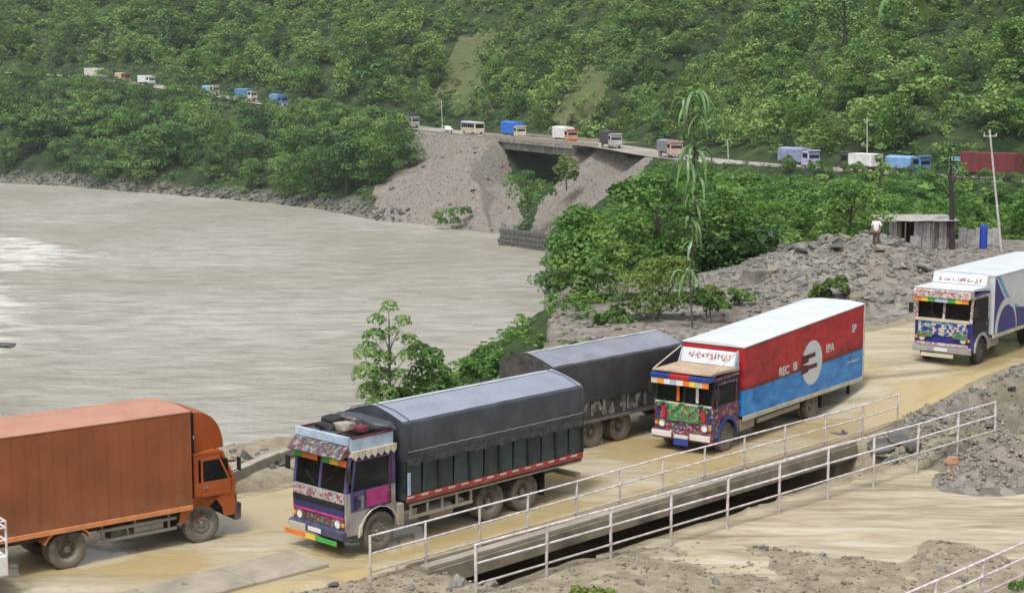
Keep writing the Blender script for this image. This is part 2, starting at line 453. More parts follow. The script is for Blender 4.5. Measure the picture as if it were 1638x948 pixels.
def ground_material():
    m, nt, b = nodes('ground_soil'); P = worldpos(nt)
    zc = N(nt, 'ShaderNodeSeparateColor'); nt.links.new(N(nt, 'ShaderNodeAttribute', attribute_name='zone').outputs['Color'], zc.inputs[0])
    n1, n2, n3 = noise(nt, .25, 6, .6, P), noise(nt, 1.6, 6, .7, P), noise(nt, 7, 4, .7, P)
    vg = ramp(nt, n1, [(.3,(.014,.026,.010)),(.5,(.028,.05,.016)),(.68,(.055,.075,.028)),(.8,(.09,.085,.045))]).outputs[0]
    mu = ramp(nt, n2, [(.3,(.17,.14,.10)),(.5,(.27,.23,.165)),(.7,(.37,.33,.25))]).outputs[0]
    vr = N(nt, 'ShaderNodeTexVoronoi', i_Scale=3.2); nt.links.new(P, vr.inputs['Vector'])
    gs = N(nt, 'ShaderNodeSeparateColor'); nt.links.new(vr.outputs['Color'], gs.inputs[0])
    gr = ramp(nt, math_(nt, 'ADD', math_(nt, 'MULTIPLY', gs.outputs[0], .45), math_(nt, 'MULTIPLY', n2, .6)), [(.2,(.10,.094,.085)),(.5,(.18,.168,.15)),(.8,(.27,.252,.225))]).outputs[0]
    gr = mixc(nt, ramp(nt, n1, [(.45,(0,0,0)),(.62,(1,1,1))]).outputs[0], gr, mixc(nt, .45, gr, (.22,.17,.13)))
    c = mixc(nt, zc.outputs[0], vg, mu)
    dr = mixc(nt, ramp(nt, n2, [(.35,(0,0,0)),(.6,(1,1,1))]).outputs[0], (.12,.12,.055), (.07,.10,.035))
    yy = N(nt, 'ShaderNodeSeparateXYZ'); nt.links.new(P, yy.inputs[0])
    far = math_(nt, 'GREATER_THAN', yy.outputs[1], 150.0)
    c = mixc(nt, math_(nt, 'MULTIPLY', far, zc.outputs[0]), c, dr)
    gb = math_(nt, 'ADD', zc.outputs[2], math_(nt, 'MULTIPLY', math_(nt, 'SUBTRACT', n2, .5), math_(nt, 'MULTIPLY', zc.outputs[2], 1.4)))
    c = mixc(nt, ramp(nt, gb, [(.25,(0,0,0)),(.55,(1,1,1))]).outputs[0], c, gr)
    nt.links.new(c, b.inputs['Base Color'])
    b.inputs['Roughness'].default_value = .9; b.inputs['Specular IOR Level'].default_value = .25
    bump(nt, b, math_(nt, 'ADD', n2, math_(nt, 'MULTIPLY', n3, .5)), .8, .12)
    return m
M['ground'] = ground_material()
ground = link('ground', np_mesh('ground', np.stack([XX, YY, ZZ], -1).reshape(-1, 3), gf, M['ground'], {'zone': zone.reshape(-1, 3)}, True))
tag(ground, 'sloping ground of mud, gravel and hillside soil', kind='structure')

# river ---------------------------------------------------------------
FOAM = [[tuple(G(*q, ZW))[:2] for q in pl] for pl in (
    [(-40,372),(40,378),(110,392),(150,408),(95,428),(40,436),(-40,448)],
    [(-40,448),(30,452),(45,480),(30,512),(62,528),(72,545),(40,560),(10,575),(-40,580)],
    [(520,372),(560,362),(600,366),(560,380)], [(640,364),(820,377),(800,386),(640,372)])]
def river_material():
    m, nt, b = nodes('muddy_river'); P = worldpos(nt)
    fo = N(nt, 'ShaderNodeAttribute', attribute_name='foam').outputs['Fac']
    rot = N(nt, 'ShaderNodeMapping'); rot.inputs['Rotation'].default_value = (0,0,math.radians(-18)); rot.inputs['Scale'].default_value = (.16,.30,.3); nt.links.new(P, rot.inputs['Vector'])
    n1 = noise(nt, 1.0, 8, .62, rot.outputs[0], .4); n2 = noise(nt, .02, 4, .5, P); n3 = noise(nt, 2.2, 6, .65, rot.outputs[0], .3)
    c = ramp(nt, n2, [(.3,(.32,.30,.245)),(.5,(.39,.372,.335)),(.7,(.46,.445,.42))]).outputs[0]
    c = mixc(nt, ramp(nt, n1, [(.35,(1,1,1)),(.55,(0,0,0))]).outputs[0], c, mixc(nt, .55, c, (.22,.2,.16)))
    c = mixc(nt, ramp(nt, n1, [(.57,(0,0,0)),(.76,(.55,.55,.55))]).outputs[0], c, (.58,.56,.53))  # highlights on the ripples painted into the water colour
    ff = ramp(nt, math_(nt, 'MULTIPLY', fo, math_(nt, 'ADD', math_(nt, 'MULTIPLY', math_(nt, 'SUBTRACT', n1, .5), 2.6), .62)), [(.30,(0,0,0)),(.75,(1,1,1))]).outputs[0]
    c = mixc(nt, ff, c, (.56,.55,.53))
    nt.links.new(c, b.inputs['Base Color'])
    nt.links.new(mixc(nt, ff, (.28,.28,.28), (.7,.7,.7)), b.inputs['Roughness'])
    b.inputs['Specular IOR Level'].default_value = .35
    bump(nt, b, math_(nt, 'ADD', n1, math_(nt, 'MULTIPLY', n3, .55)), 1.0, .9)
    return m
M['river'] = river_material()
rx = ax([(-420,-150,8),(-150,14,1.15)]); ry = ax([(-40,100,6),(100,340,1.15),(340,470,1.6),(470,640,8)])
RX, RY = np.meshgrid(rx, ry)
foam = np.zeros_like(RX)
for pl in FOAM:
    d, _, _ = pdist(RX, RY, pl, True); foam = np.maximum(foam, np.where(inside(RX, RY, pl), sstep(-5, 6, d), 1 - sstep(-5, 6, d)))
foam *= (1 - .55 * (RX > -45))
ra, rb = RX*.95 - RY*.31, RX*.31 + RY*.95
RZ = ZW + .16*fbm(ra*.12, rb*.28, 71, 5) + .8*foam*np.abs(fbm(ra*.22, rb*.35, 72, 4))
i2 = np.arange(RX.size).reshape(RX.shape)
rf = np.stack([i2[:-1,:-1], i2[:-1,1:], i2[1:,1:], i2[1:,:-1]], -1).reshape(-1, 4)
cx, cy = (RX[:-1,:-1]+RX[1:,1:]).ravel()/2, (RY[:-1,:-1]+RY[1:,1:]).ravel()/2
dd, _, _ = pdist(cx, cy, W_POLY, True)
rf = rf[inside(cx, cy, W_POLY) | (dd < 6)]
river = link('river', np_mesh('river', np.stack([RX, RY, RZ], -1).reshape(-1, 3), rf, M['river'], {'foam': foam.ravel()}, True))
tag(river, 'wide silty grey brown river with rapids', kind='structure')

# near road -----------------------------------------------------------
def road_material():
    m, nt, b = nodes('muddy_road'); P = worldpos(nt)
    al = N(nt, 'ShaderNodeMapping'); al.inputs['Rotation'].default_value = (0,0,math.radians(-46)); al.inputs['Scale'].default_value = (.10,1.25,.5); nt.links.new(P, al.inputs['Vector'])
    n1, n2, n3 = noise(nt, .22, 4, .5, P), noise(nt, 1.0, 6, .65, al.outputs[0]), noise(nt, 3.5, 6, .7, P)
    c = ramp(nt, n2, [(.30,(.20,.165,.105)),(.42,(.33,.285,.195)),(.55,(.43,.385,.285)),(.74,(.52,.49,.41))]).outputs[0]
    c = mixc(nt, ramp(nt, n3, [(.25,(.7,.7,.7)),(.5,(0,0,0))]).outputs[0], c, (.30,.25,.165))
    pd = ramp(nt, math_(nt, 'ADD', math_(nt, 'MULTIPLY', n1, .75), math_(nt, 'MULTIPLY', n2, .3)), [(.48,(0,0,0)),(.55,(1,1,1))]).outputs[0]
    c = mixc(nt, pd, c, (.40,.315,.165))
    nt.links.new(c, b.inputs['Base Color'])
    nt.links.new(mixc(nt, pd, mixc(nt, n3, (.55,.55,.55), (.85,.85,.85)), (.10,.10,.10)), b.inputs['Roughness'])
    b.inputs['Specular IOR Level'].default_value = .3
    bump(nt, b, math_(nt, 'MULTIPLY', math_(nt, 'ADD', n2, n3), math_(nt, 'SUBTRACT', 1.02, pd)), .6, .06)
    return m
M['road'] = road_material()
def strip(name, line, half, z_of, m, step=.5, across=12, jitter=0):
    L = np.concatenate([[0], np.cumsum(np.hypot(*np.diff(line[:, :2], axis=0).T))])
    n = int(L[-1] / step); k = np.linspace(0, L[-1], n)
    cx, cy = np.interp(k, L, line[:, 0]), np.interp(k, L, line[:, 1])
    tx, ty = np.gradient(cx), np.gradient(cy); ll = np.hypot(tx, ty); tx, ty = tx/ll, ty/ll
    w = np.linspace(-1, 1, across+1)[None, :] * half
    if jitter: w = w + np.where(np.abs(w) > half*.98, np.sign(w)*jitter*fbm(k*.5, k*0+3, 77)[:, None], 0)
    X, Y = cx[:, None] - ty[:, None]*w, cy[:, None] + tx[:, None]*w
    Z = z_of(X, Y, k[:, None] + 0*w)
    if jitter: Z[:, 0] -= .3; Z[:, -1] -= .3
    i = np.arange(X.size).reshape(X.shape)
    f = np.stack([i[:-1,:-1], i[1:,:-1], i[1:,1:], i[:-1,1:]], -1).reshape(-1, 4)[:, ::-1]
    return link(name, np_mesh(name, np.stack([X, Y, Z], -1).reshape(-1, 3), f, m, None, True))
def nearz(X, Y, k):
    s, t = ST(X, Y); return sstep(23.5, 32, s)*1.0 + .02 + .035*fbm(X*.5, Y*.5, 81) + .05*fbm(t*1.6, s*.10, 82)
road = tag(strip('road', ROADC, 4.62, nearz, M['road'], .4, 24, .3), 'mud covered road carrying the line of trucks', kind='structure')
M['highway'] = paint('highway', (.34,.31,.27), .85, var=.25, scale=.15)
def hz_(X, Y, k):
    _, _, p = pdist(X, Y, HW); return hwz(p) + .03
highway = tag(strip('highway', HW, 4.3, hz_, M['highway'], 2.0, 2), 'distant highway along the foot of the hill', kind='structure')
# flood sheet
m, nt, b = nodes('flood_water'); P = worldpos(nt)
fl = N(nt, 'ShaderNodeMapping'); fl.inputs['Rotation'].default_value = (0,0,math.radians(12)); fl.inputs['Scale'].default_value = (.35,1.7,1); nt.links.new(P, fl.inputs['Vector'])
n1 = noise(nt, 1.0, 6, .6, fl.outputs[0], .8); n2 = noise(nt, .3, 3, .5, P)
c = ramp(nt, n1, [(.28,(.19,.165,.11)),(.40,(.34,.285,.185)),(.52,(.43,.37,.255)),(.68,(.52,.475,.37))]).outputs[0]
nt.links.new(c, b.inputs['Base Color']); b.inputs['Roughness'].default_value = .16; b.inputs['Specular IOR Level'].default_value = .4
bump(nt, b, n1, .45, .08)
M['flood'] = m
fp = np.array(FLOOD); fx = np.arange(fp[:,0].min()-1, fp[:,0].max()+1, .25); fy = np.arange(fp[:,1].min()-1, fp[:,1].max()+1, .25)
FX, FY = np.meshgrid(fx, fy); i3 = np.arange(FX.size).reshape(FX.shape)
ff = np.stack([i3[:-1,:-1], i3[:-1,1:], i3[1:,1:], i3[1:,:-1]], -1).reshape(-1, 4)
cc = ff.mean(1).astype(int); fcx, fcy = FX.ravel()[ff].mean(1), FY.ravel()[ff].mean(1); fdd, _, _ = pdist(fcx, fcy, FLOOD, True); okf = (inside(fcx, fcy, FLOOD) | (fdd < 2.2)) & (ST(fcx, fcy)[1] < -1.6); ff = ff[okf]
FG = ground_z(FX, FY); FZ = np.where(FG < -.62, FG + .05, -.21 + .05*fbm(FX*.5+FY*.1, FY*1.6, 91))
flood = tag(link('flood_water', np_mesh('flood_water', np.stack([FX, FY, FZ], -1).reshape(-1, 3), ff, M['flood'], None, True)), 'sheet of ochre flood water running over the ground', kind='structure')
# ------------------------------------------------------------------ road bridge, railings, kerbs
RZ_ = math.atan2(U[1], U[0])
def st3(s, t, z=0): p = XY(s, t); return Vector((p[0], p[1], z))
M['deck_mud'] = paint('deck_mud', (.24,.205,.15), .9, var=.4, scale=1.0, bumps=.4)
M['apron'] = paint('apron', (.38,.345,.28), .75, var=.4, scale=.9, mud=.6, mudz=.5, bumps=.4)
b0 = empty('road_bridge', st3(11, 4.3, 0), RZ_, 'low concrete road bridge over the dark channel, trucks standing on it', 'bridge')
MB().bx(-9.6, 10.2, -4.95, 4.75, -.5, -.03).build('deck', M['deck_mud'], b0, .03)
MB().bx(-9.6, 10.2, -4.92, -4.62, -.028, .09).build('kerb', M['concrete'], b0, .02)
for x in (-9.2, 9.9): MB().bx(x-.45, x+.45, -4.6, 4.6, -3.2, -.51).build('abutment', M['concrete_old'], b0, .03)
for y in (-3.6, -1.2, 1.2, 3.6): MB().bx(-8.7, 9.4, y-.2, y+.2, -1.0, -.51).build('girder', M['concrete_old'], b0)
def railing(label, pts, zs, htop, rails, foot=0.0, r=.035, rr=.028, close_end=True, jit=.0):
    """pts: plan positions of the posts, zs: ground at each"""
    o = Vector((pts[0][0], pts[0][1], zs[0]))
    root = empty('guard_railing', o, 0, label, 'railing')
    L = [Vector((p[0]-o.x, p[1]-o.y, z-o.z)) for p, z in zip(pts, zs)]
    lean = [Vector((rnd.gauss(0, jit), rnd.gauss(0, jit), 0)) for _ in L]
    for p, e in zip(L, lean):
        MB().cyl(p + Vector((0,0,-foot)), p + Vector((0,0,htop)) + e, r, n=8).build('post', M['rail'], root, smooth=True)
    for h in rails:
        mb = MB()
        for a, c, ea, ec in zip(L[:-1], L[1:], lean[:-1], lean[1:]):
            mb.cyl(a + Vector((0,0,h)) + ea*h/htop, c + Vector((0,0,h)) + ec*h/htop, rr, n=8)
        mb.build('rail', M['rail'], root, smooth=True)
    return root
p1s = [0, 1.85, 3.8, 5.6, 7.6, 9.5, 11.5, 13.5, 15.6, 17.8, 20.1, 22.4, 24.7]
railing('white pipe railing on the bridge edge beside the trucks', [XY(s, -.05 + .02*math.sin(s*3)) for s in p1s], [.03]*11 + [.02, .06], 1.05, (1.03, .58, .12), .15, jit=.02)
p2s = [.95 + 2.32*i for i in range(11)]
railing('white pipe railing running along the near side of the dark channel', [XY(s, -2.75 - .06*s*.95) for s in p2s], [-.2 + .012*s for s in p2s], 1.4, (1.38, .92, .42), .3, .04, .03, jit=.03)
railing('pipe railing cut off by the bottom right corner', [XY(s, -11.9) for s in np.arange(-2.4, 14, 2.2)], [-.1]*8, 1.2, (1.18, .78, .36), .25, .04, .03, jit=.02)
# concrete apron edge at the lower left
a0, a1 = G(528, 903, .05), G(345, 950, .05)
d0 = (a1 - a0).normalized(); nrm = Vector((-d0.y, d0.x, 0))
ap = empty('concrete_apron', a0, math.atan2(d0.y, d0.x), 'broken edge of the pale concrete apron at the bottom left', 'slab')
for k, (x0, x1) in enumerate([(0.02, 2.2), (2.23, 4.6), (4.63, 7.4), (7.43, 11)]):
    MB().prismx([(-1.7,-.05),(-1.7,.035),(0,.05+.01*(k%2)),(.02,-.36),(-.4,-.42)], x0, x1).build('slab', M['apron'], ap, .05)
# parapet on the river side
pp = [at(355, 780, 48.3), at(480, 757, 52.6)]
d1 = (pp[1] - pp[0]); d1.z = 0; L1 = d1.length; d1.normalize()
pr = empty('parapet', (pp[0].x, pp[0].y, 0), math.atan2(d1.y, d1.x), 'low muddy concrete parapet on the river side of the road', 'wall')
for k in range(-1, 5):
    MB().bx(k*1.6+.015, k*1.6+1.585, -.16, .16, -.3, .27 + .02*math.sin(k*2.1)).build('block', M['concrete'], pr, .03)
# far highway bridge
def hw_at(px):
    """point of the highway centre line seen at that column"""
    best = None
    for a, c in zip(HW[:-1], HW[1:]):
        pa, pc = proj(a)[0], proj(c)[0]
        if (pa - px) * (pc - px) <= 0 and pa != pc:
            k = (px - pa) / (pc - pa); p = a + (c - a) * k; d = (c - a); return Vector(p), math.atan2(d[1], d[0])
hA, _ = hw_at(806); hB, _ = hw_at(948)
dv = hB - hA; Lb = dv.length; rzb = math.atan2(dv.y, dv.x)
fb = empty('highway_bridge', hA, rzb, 'distant concrete highway bridge beside the bare landslide', 'bridge')
MB().bx(-1, Lb+1, -5.0, 5.0, -.75, -.02).build('deck', M['concrete_old'], fb)
for y in (-3.9, -1.3, 1.3, 3.9): MB().bx(-.5, Lb+.5, y-.3, y+.3, -2.3, -.76).build('girder', M['concrete_old'], fb)
for y in (-4.8, 4.8): MB().bx(-1, Lb+12, y-.15, y+.15, .0, .75).build('parapet', M['concrete'], fb)
MB().bx(-1.6, .4, -5.2, 5.2, -9, -2.31).build('abutment', M['concrete'], fb)
MB().bx(Lb-.4, Lb+1.6, -5.2, 5.2, -9, -2.31).build('abutment', M['concrete'], fb)
MB().bx(5.2, 6.8, -4.6, 4.6, -12, -2.31).build('pier', M['concrete'], fb)
# stone wall at the stream mouth
wA, wB = G(800, 384, -16.2), G(905, 396, -16)
dv = wB - wA; sw = empty('stone_wall', (wA.x, wA.y, -17.5), math.atan2(dv.y, dv.x), 'dark stone river wall at the stream mouth below the bridge', 'wall')
for r in range(4):
    x = -.5 * (r % 2)
    while x < dv.length:
        w = rnd.uniform(.9, 1.5)
        MB().box((x+w/2, r*.2+rnd.uniform(-.06,.06), .45+r*.82), (w-.08, 1.0, .76)).build('stone', M['rock_dark'], sw, .08)
        x += w
# wall and block behind the trucks
wA, wB = at(1112, 458, 86), at(1196, 452, 87)
dv = wB - wA
cw = empty('roadside_wall', (wA.x, wA.y, gz(wA.x, wA.y)), math.atan2(dv.y, dv.x), 'thin pale concrete wall in front of the dark bushes', 'wall')
hh = wA.z - gz(wA.x, wA.y)
MB().bx(0, dv.length, -.15, .15, hh-.3, hh+.12).build('coping', M['concrete'], cw, .03)
for x in (.2, dv.length*.5, dv.length-.2): MB().bx(x-.15, x+.15, -.12, .12, -.3, hh-.35).build('post', M['concrete'], cw)
bl = at(1207, 450, 83); zb_ = gz(bl.x, bl.y)
MB().prismx([(-.6,zb_-.4),(.6,zb_-.4),(.5,bl.z+.65),(-.5,bl.z+.6)], -.55, .55).build('concrete_block', M['concrete_old'], None, .05)
o = bpy.data.objects['concrete_block']; o.location = (bl.x, bl.y, 0); o.rotation_euler = (0, .04, .5)
tag(o, 'upright weathered concrete block at the end of the rubble heap', 'block')
# ------------------------------------------------------------------ trucks (x forward from the front axle, y left, z up)
_wm = {}
def wheel(root, x, y, r, w, side, dual=False):
    key = (r, w, dual)
    if key not in _wm:
        t = MB()
        for o in ((0, -w*1.12) if dual else (0,)):
            t.lathe([(r*.58, o-w*.36), (r*.66, o-w*.46), (r*.9, o-w*.5), (r*.985, o-w*.4), (r, o-w*.3), (r*.985, o-w*.28), (r*.985, o-w*.1), (r, o-w*.08), (r, o+w*.08),
                     (r*.985, o+w*.1), (r*.985, o+w*.28), (r, o+w*.3), (r*.985, o+w*.4), (r*.9, o+w*.5), (r*.66, o+w*.46), (r*.58, o+w*.36)], 28)
        m = MB()
        if dual: m.lathe([(0, -.1), (r*.16, -.1), (r*.2, -w*.45), (r*.44, -w*.5), (r*.5, w*.2), (r*.59, w*.37)], 24); m.lathe([(0, w*.1), (r*.17, w*.1), (r*.2, -w*.5)], 16)
        else: m.lathe([(0, w*.42), (r*.14, w*.42), (r*.2, w*.28), (r*.4, w*.34), (r*.48, w*.16), (r*.59, w*.37)], 24)
        for k in range(8):
            a = k*math.pi/4; rr = r*(.33); yy = -w*.48 if dual else w*.33
            m.cyl((rr*math.cos(a), yy-.02, rr*math.sin(a)), (rr*math.cos(a), yy+.05, rr*math.sin(a)), .022, n=6)
        _wm[key] = (t.mesh('tyre', M['rubber'], True), m.mesh('rim', M['rim'], True))
    o = link('wheel', _wm[key][0], root, (x, y, r)); o.rotation_euler = (0, rnd.uniform(0, 6), 0 if side > 0 else math.pi)
    if side < 0: o.rotation_euler = (0, 0, math.pi)
    link('rim', _wm[key][1], o)
    return o
def place(name, F, e, near, half, label, cat='truck', z=0.0, sc=1.0):
    """F: ground contact of the front wheel on the side that faces the camera, e: unit vector to the rear"""
    h = -Vector((e[0], e[1], 0)); left = Vector((-h.y, h.x, 0))
    c = Vector((F[0], F[1], z)) - left * (near * half)
    r = empty(name, c, math.atan2(h.y, h.x), label, cat); r.scale = (sc, sc, sc)
    return r
def arch(x0, x1, z0, z1, xa, ra, front=None):
    """side profile with a wheel arch at xa"""
    p = [(x0, z0), (xa-ra, z0)]
    p += [(xa - ra*math.cos(a), max(z0, .52) + ra*math.sin(a)) for a in np.linspace(0, math.pi, 9)]
    p += [(xa+ra, z0), (x1, z0)] + (front or []) + [(x1, z1), (x0, z1)]
    return p
def cab(root, xf, xb, w, zb, zt, body, trim, doorm, pillar, glass_z=None, lean=.10, floor=.62, raR=.66):
    """cab shell: lower body with arches, pillars, roof, windscreen in two panes, doors, seats"""
    h = w/2
    for sg in (-1, 1):
        MB().prism(arch(xb, xf, floor, zb, 0, raR), sg*(h-.05), sg*h).build('side_panel', body, root, .015)
    MB().bx(xf-.06, xf, -h+.052, h-.052, floor, zb).build('nose', body, root, .02)
    MB().bx(xb, xf-.07, -h+.06, h-.06, floor+.55, floor+.6).build('cab_floor', M['black'], root)
    MB().bx(xb, xb+.05, -h+.052, h-.052, floor+.1, zt-.06).build('cab_back', trim, root)
    roof = MB().prism([(xb-.02, zt-.05), (xf-lean+.03, zt-.07), (xf-lean-.02, zt+.0), ((xf+xb)/2, zt+.05), (xb-.02, zt+.02)], -h-.01, h+.01).build('roof', body, root, .02)
    for sg in (-1, 1):
        fr = MB(); y0, y1 = sg*(h-.09), sg*h
        fr.prism([(xf-.09, zb), (xf, zb), (xf-lean+.0, zt-.06), (xf-lean-.09, zt-.06)], y0, y1)
        fr.bx(xb+.0, xb+.14, y0, y1, zb, zt-.055)
        fr.bx(xb+.14, xf-lean-.09, y0, y1, zt-.17, zt-.055)
        fr.build('pillar_frame', pillar, root, .01)
    fr = MB().prism([(xf-.05, zb), (xf-.005, zb), (xf-lean-.005, zt-.06), (xf-lean-.05, zt-.06)], -.045, .045)
    fr.build('windscreen_divider', pillar, root, .01)
    for sg in (-1, 1):
        a, b_ = (.05, h-.095) if sg > 0 else (-h+.095, -.05)
        MB().prism([(xf-.045, zb), (xf-.03, zb), (xf-lean-.03, zt-.07), (xf-lean-.045, zt-.07)], a, b_).build('windscreen', M['glass'], root)
    for sg in (-1, 1):
        dx0, dx1 = xb+.2, xf-.16
        d = MB()
        d.bx(dx0, dx1, sg*(h+.004), sg*(h+.03), floor+.62, zb+.02)
        d.bx(dx0, dx0+.06, sg*(h+.004), sg*(h+.03), zb+.02, zt-.15); 
        d.prism([(dx1-.06, zb+.02), (dx1, zb+.02), (dx1-lean*.9, zt-.15), (dx1-lean*.9-.06, zt-.15)], sg*(h+.004), sg*(h+.03))
        d.bx(dx0+.06, dx1-lean*.9-.06, sg*(h+.004), sg*(h+.03), zt-.21, zt-.15)
        dr = d.build('door', doorm, root, .008)
        MB().bx(dx0+.05, dx0+.2, sg*(h+.032), sg*(h+.06), zb-.15, zb-.11).build('handle', M['steel'], dr)
        MB().bx(dx0+.07, dx1-.07, sg*(h+.012), sg*(h+.018), zb+.03, zt-.22).build('side_window', M['glass'], dr)
    for sg in (-.55, .55):
        MB().bx(xb+.1, xb+.6, sg-.28, sg+.28, floor+.62, floor+.95).bx(xb+.08, xb+.22, sg-.28, sg+.28, floor+.95, zb+.35).build('seat', M['seat'], root, .05)
    st_ = MB().lathe([(.2, -.015), (.23, 0), (.2, .015)], 16); s_ = st_.build('steering_wheel', M['black'], root); s_.location = (xf-.42, -.5, zb+.02); s_.rotation_euler = (math.radians(60)*0, math.radians(-40), math.pi/2)
    return roof
def bits(root, xf, w, zb, m_bumper, plate=True, bumper_z=(.42, .72), lampz=.95, frontm=None):
    h = w/2
    MB().prism([(xf-.05, bumper_z[0]), (xf+.14, bumper_z[0]+.02), (xf+.16, bumper_z[1]-.04), (xf+.0, bumper_z[1])], -h-.02, h+.02).build('bumper', m_bumper, root, .03)
    for sg in (-1, 1):
        lm = MB().cyl((xf-.02, sg*(h-.3), lampz), (xf+.035, sg*(h-.3), lampz), .11, n=16).build('headlight', M['lamp'], root, smooth=True)
        MB().lathe([(.112, -.03), (.14, -.02), (.14, .02), (.112, .03)], 18).build('bezel', M['steel'], lm); q = lm.children[0]; q.location = (xf+.02, sg*(h-.3), lampz); q.rotation_euler = (0, 0, math.pi/2)
        MB().bx(xf, xf+.04, sg*(h-.09)-.05, sg*(h-.09)+.05, lampz-.05, lampz+.05).build('indicator', M['amber'], root, .01)
        mr = MB().bx(xf-.0, xf+.05, sg*(h+.16)-.09, sg*(h+.16)+.09, zb+.25, zb+.62).build('mirror', M['black'], root, .02)
        for za, zc in ((.6,.55),(.2,.3)): MB().cyl((xf-.1, sg*(h-.02), zb+za), (xf+.03, sg*(h+.16), zb+zc), .014, n=6).build('mirror_arm', M['black'], mr)
    if plate: MB().bx(xf+.162, xf+.17, -.26, .26, bumper_z[0]+.08, bumper_z[0]+.2).build('number_plate', plate if not isinstance(plate, bool) else M['white'], root)
    for sg in (-1, 1):
        MB().cyl((xf+.01, sg*.15, zb+.02), (xf-.03, sg*.55, zb+.34), .012, n=6).build('wiper', M['black'], root)
def undercarriage(root, x0, x1, w=.42):
    for sg in (-1, 1): MB().bx(x0, x1, sg*w-.05, sg*w+.05, .68, .95).build('chassis_rail', M['chassis'], root)
    for x in np.arange(x0+.4, x1, 1.6): MB().bx(x-.06, x+.06, -w+.05, w-.05, .74, .9).build('cross_member', M['chassis'], root)
def axle(root, x, r): MB().cyl((x, -.8, r), (x, .8, r), .09, n=10).lathe([], 3).build('axle', M['chassis'], root)
def tarp(root, x0, x1, w, zh, ze, zr, m, name='tarpaulin', sag=.05, seed=1, topm=None, ridge=None):
    """cloth over hoops: cross-section with eaves ze, ridge zr and a hem at zh, wrinkled"""
    nxs = int(abs(x1-x0)/.16); h = w/2
    prof = [(-h-.02, zh), (-h-.03, zh+(ze-zh)*.35), (-h-.01, zh+(ze-zh)*.75), (-h+.01, ze-.04), (-h+.09, ze+.02), (-h*.5, ze+(zr-ze)*.62), (-.14, zr-.015), (0, zr), (.14, zr-.015), (h*.5, ze+(zr-ze)*.62),
            (h-.09, ze+.02), (h-.01, ze-.04), (h+.01, zh+(ze-zh)*.75), (h+.03, zh+(ze-zh)*.35), (h+.02, zh)]
    k = len(prof); vs = []; xs = np.linspace(x0, x1, nxs)
    n1 = fbm(xs*2.1, xs*0+seed, 5)
    for i, x in enumerate(xs):
        hoop = sag * (math.sin(x*math.pi/1.15)**2)
        for j, (y, z) in enumerate(prof):
            a = abs(j-7)/7; u = float(fbm(np.array([x*1.7+j]), np.array([j*1.3+seed]), 6)[0])
            side = a > .6
            vs.append((x, y + (.05*u if side else 0) * (1 if y > 0 else -1), z - (hoop if not side else 0) + (.04*u if (j in (0, k-1)) else .012*u)))
    sides = [(i*k+j, i*k+j+1, (i+1)*k+j+1, (i+1)*k+j) for i in range(nxs-1) for j in range(k-1) if j < 4 or j > 9]
    tops = [(i*k+j, i*k+j+1, (i+1)*k+j+1, (i+1)*k+j) for i in range(nxs-1) for j in range(4, 10)]
    sides += [tuple(range(k)), tuple((nxs-1)*k + j for j in range(k-1, -1, -1))]
    def sub_mesh(fs):
        use = sorted(set(i for f in fs for i in f)); ix = {u: n for n, u in enumerate(use)}
        return MB().add([vs[u] for u in use], [tuple(ix[i] for i in f) for f in fs])
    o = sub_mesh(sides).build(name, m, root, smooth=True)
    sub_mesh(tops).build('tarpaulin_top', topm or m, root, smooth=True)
    if ridge is not None:
        mb = MB()
        for i in range(nxs-1):
            za, zb_ = zr - sag*(math.sin(xs[i]*math.pi/1.15)**2), zr - sag*(math.sin(xs[i+1]*math.pi/1.15)**2)
            mb.add([(xs[i],-.07,za+.012),(xs[i],.07,za+.012),(xs[i+1],.07,zb_+.012),(xs[i+1],-.07,zb_+.012)], [(0,1,2,3)])
        mb.build('seam', ridge, o)
    return o
def cargo_floor(root, x0, x1, w, z, m): MB().bx(x0, x1, -w/2, w/2, z-.12, z).build('load_bed', m, root, .01)
def glyphs(n, h, seed, wide=.6, th=.14):
    """illegible brush lettering: a row of stroke clusters in the x-z plane, y = 0"""
    r = random.Random(seed); mb = MB(); x = 0
    for _ in range(n):
        w = h*wide*r.uniform(.7, 1.15)
        for _ in range(r.randint(2, 4)):
            x0, z0 = x + r.uniform(0, w*.6), r.uniform(0, h*.5); t = r.choice([0, 0, math.pi/2, math.pi/2, .7, 2.4]); L = h*r.uniform(.45, .9)
            x1, z1 = x0 + L*.6*math.cos(t), min(h, z0 + L*abs(math.sin(t)))
            dx, dz = x1-x0, z1-z0; q = math.hypot(dx, dz) or 1; a, c = -dz/q*h*th/2, dx/q*h*th/2
            if abs(dx)+abs(dz) < .02: continue
            mb.add([(x0-a,0,z0-c),(x1-a,0,z1-c),(x1+a,0,z1+c),(x0+a,0,z0+c)], [(0,1,2,3)])
        x += w*1.12
    mb.w = x; return mb
def disc(mb, cx, cz, rx, rz, y, n=28):
    mb.add([(cx+rx*math.cos(2*math.pi*i/n), y, cz+rz*math.sin(2*math.pi*i/n)) for i in range(n)], [tuple(range(n))]); return mb
def shift(mb, dx, y, dz, flip=False):
    mb.v = [((-p[0] if flip else p[0])+dx, y, p[2]+dz) for p in mb.v]; return mb
def garland(root, pts, m, r=.05, name='garland'):
    mb = MB()
    for p in pts:
        mb.hull([(p[0]+r*math.cos(a)*math.cos(b_), p[1]+r*math.sin(a)*math.cos(b_), p[2]+r*math.sin(b_)) for a in (0,1.57,3.14,4.71) for b_ in (-1.2,-.3,.5,1.3)])
    return mb.build(name, m, root)

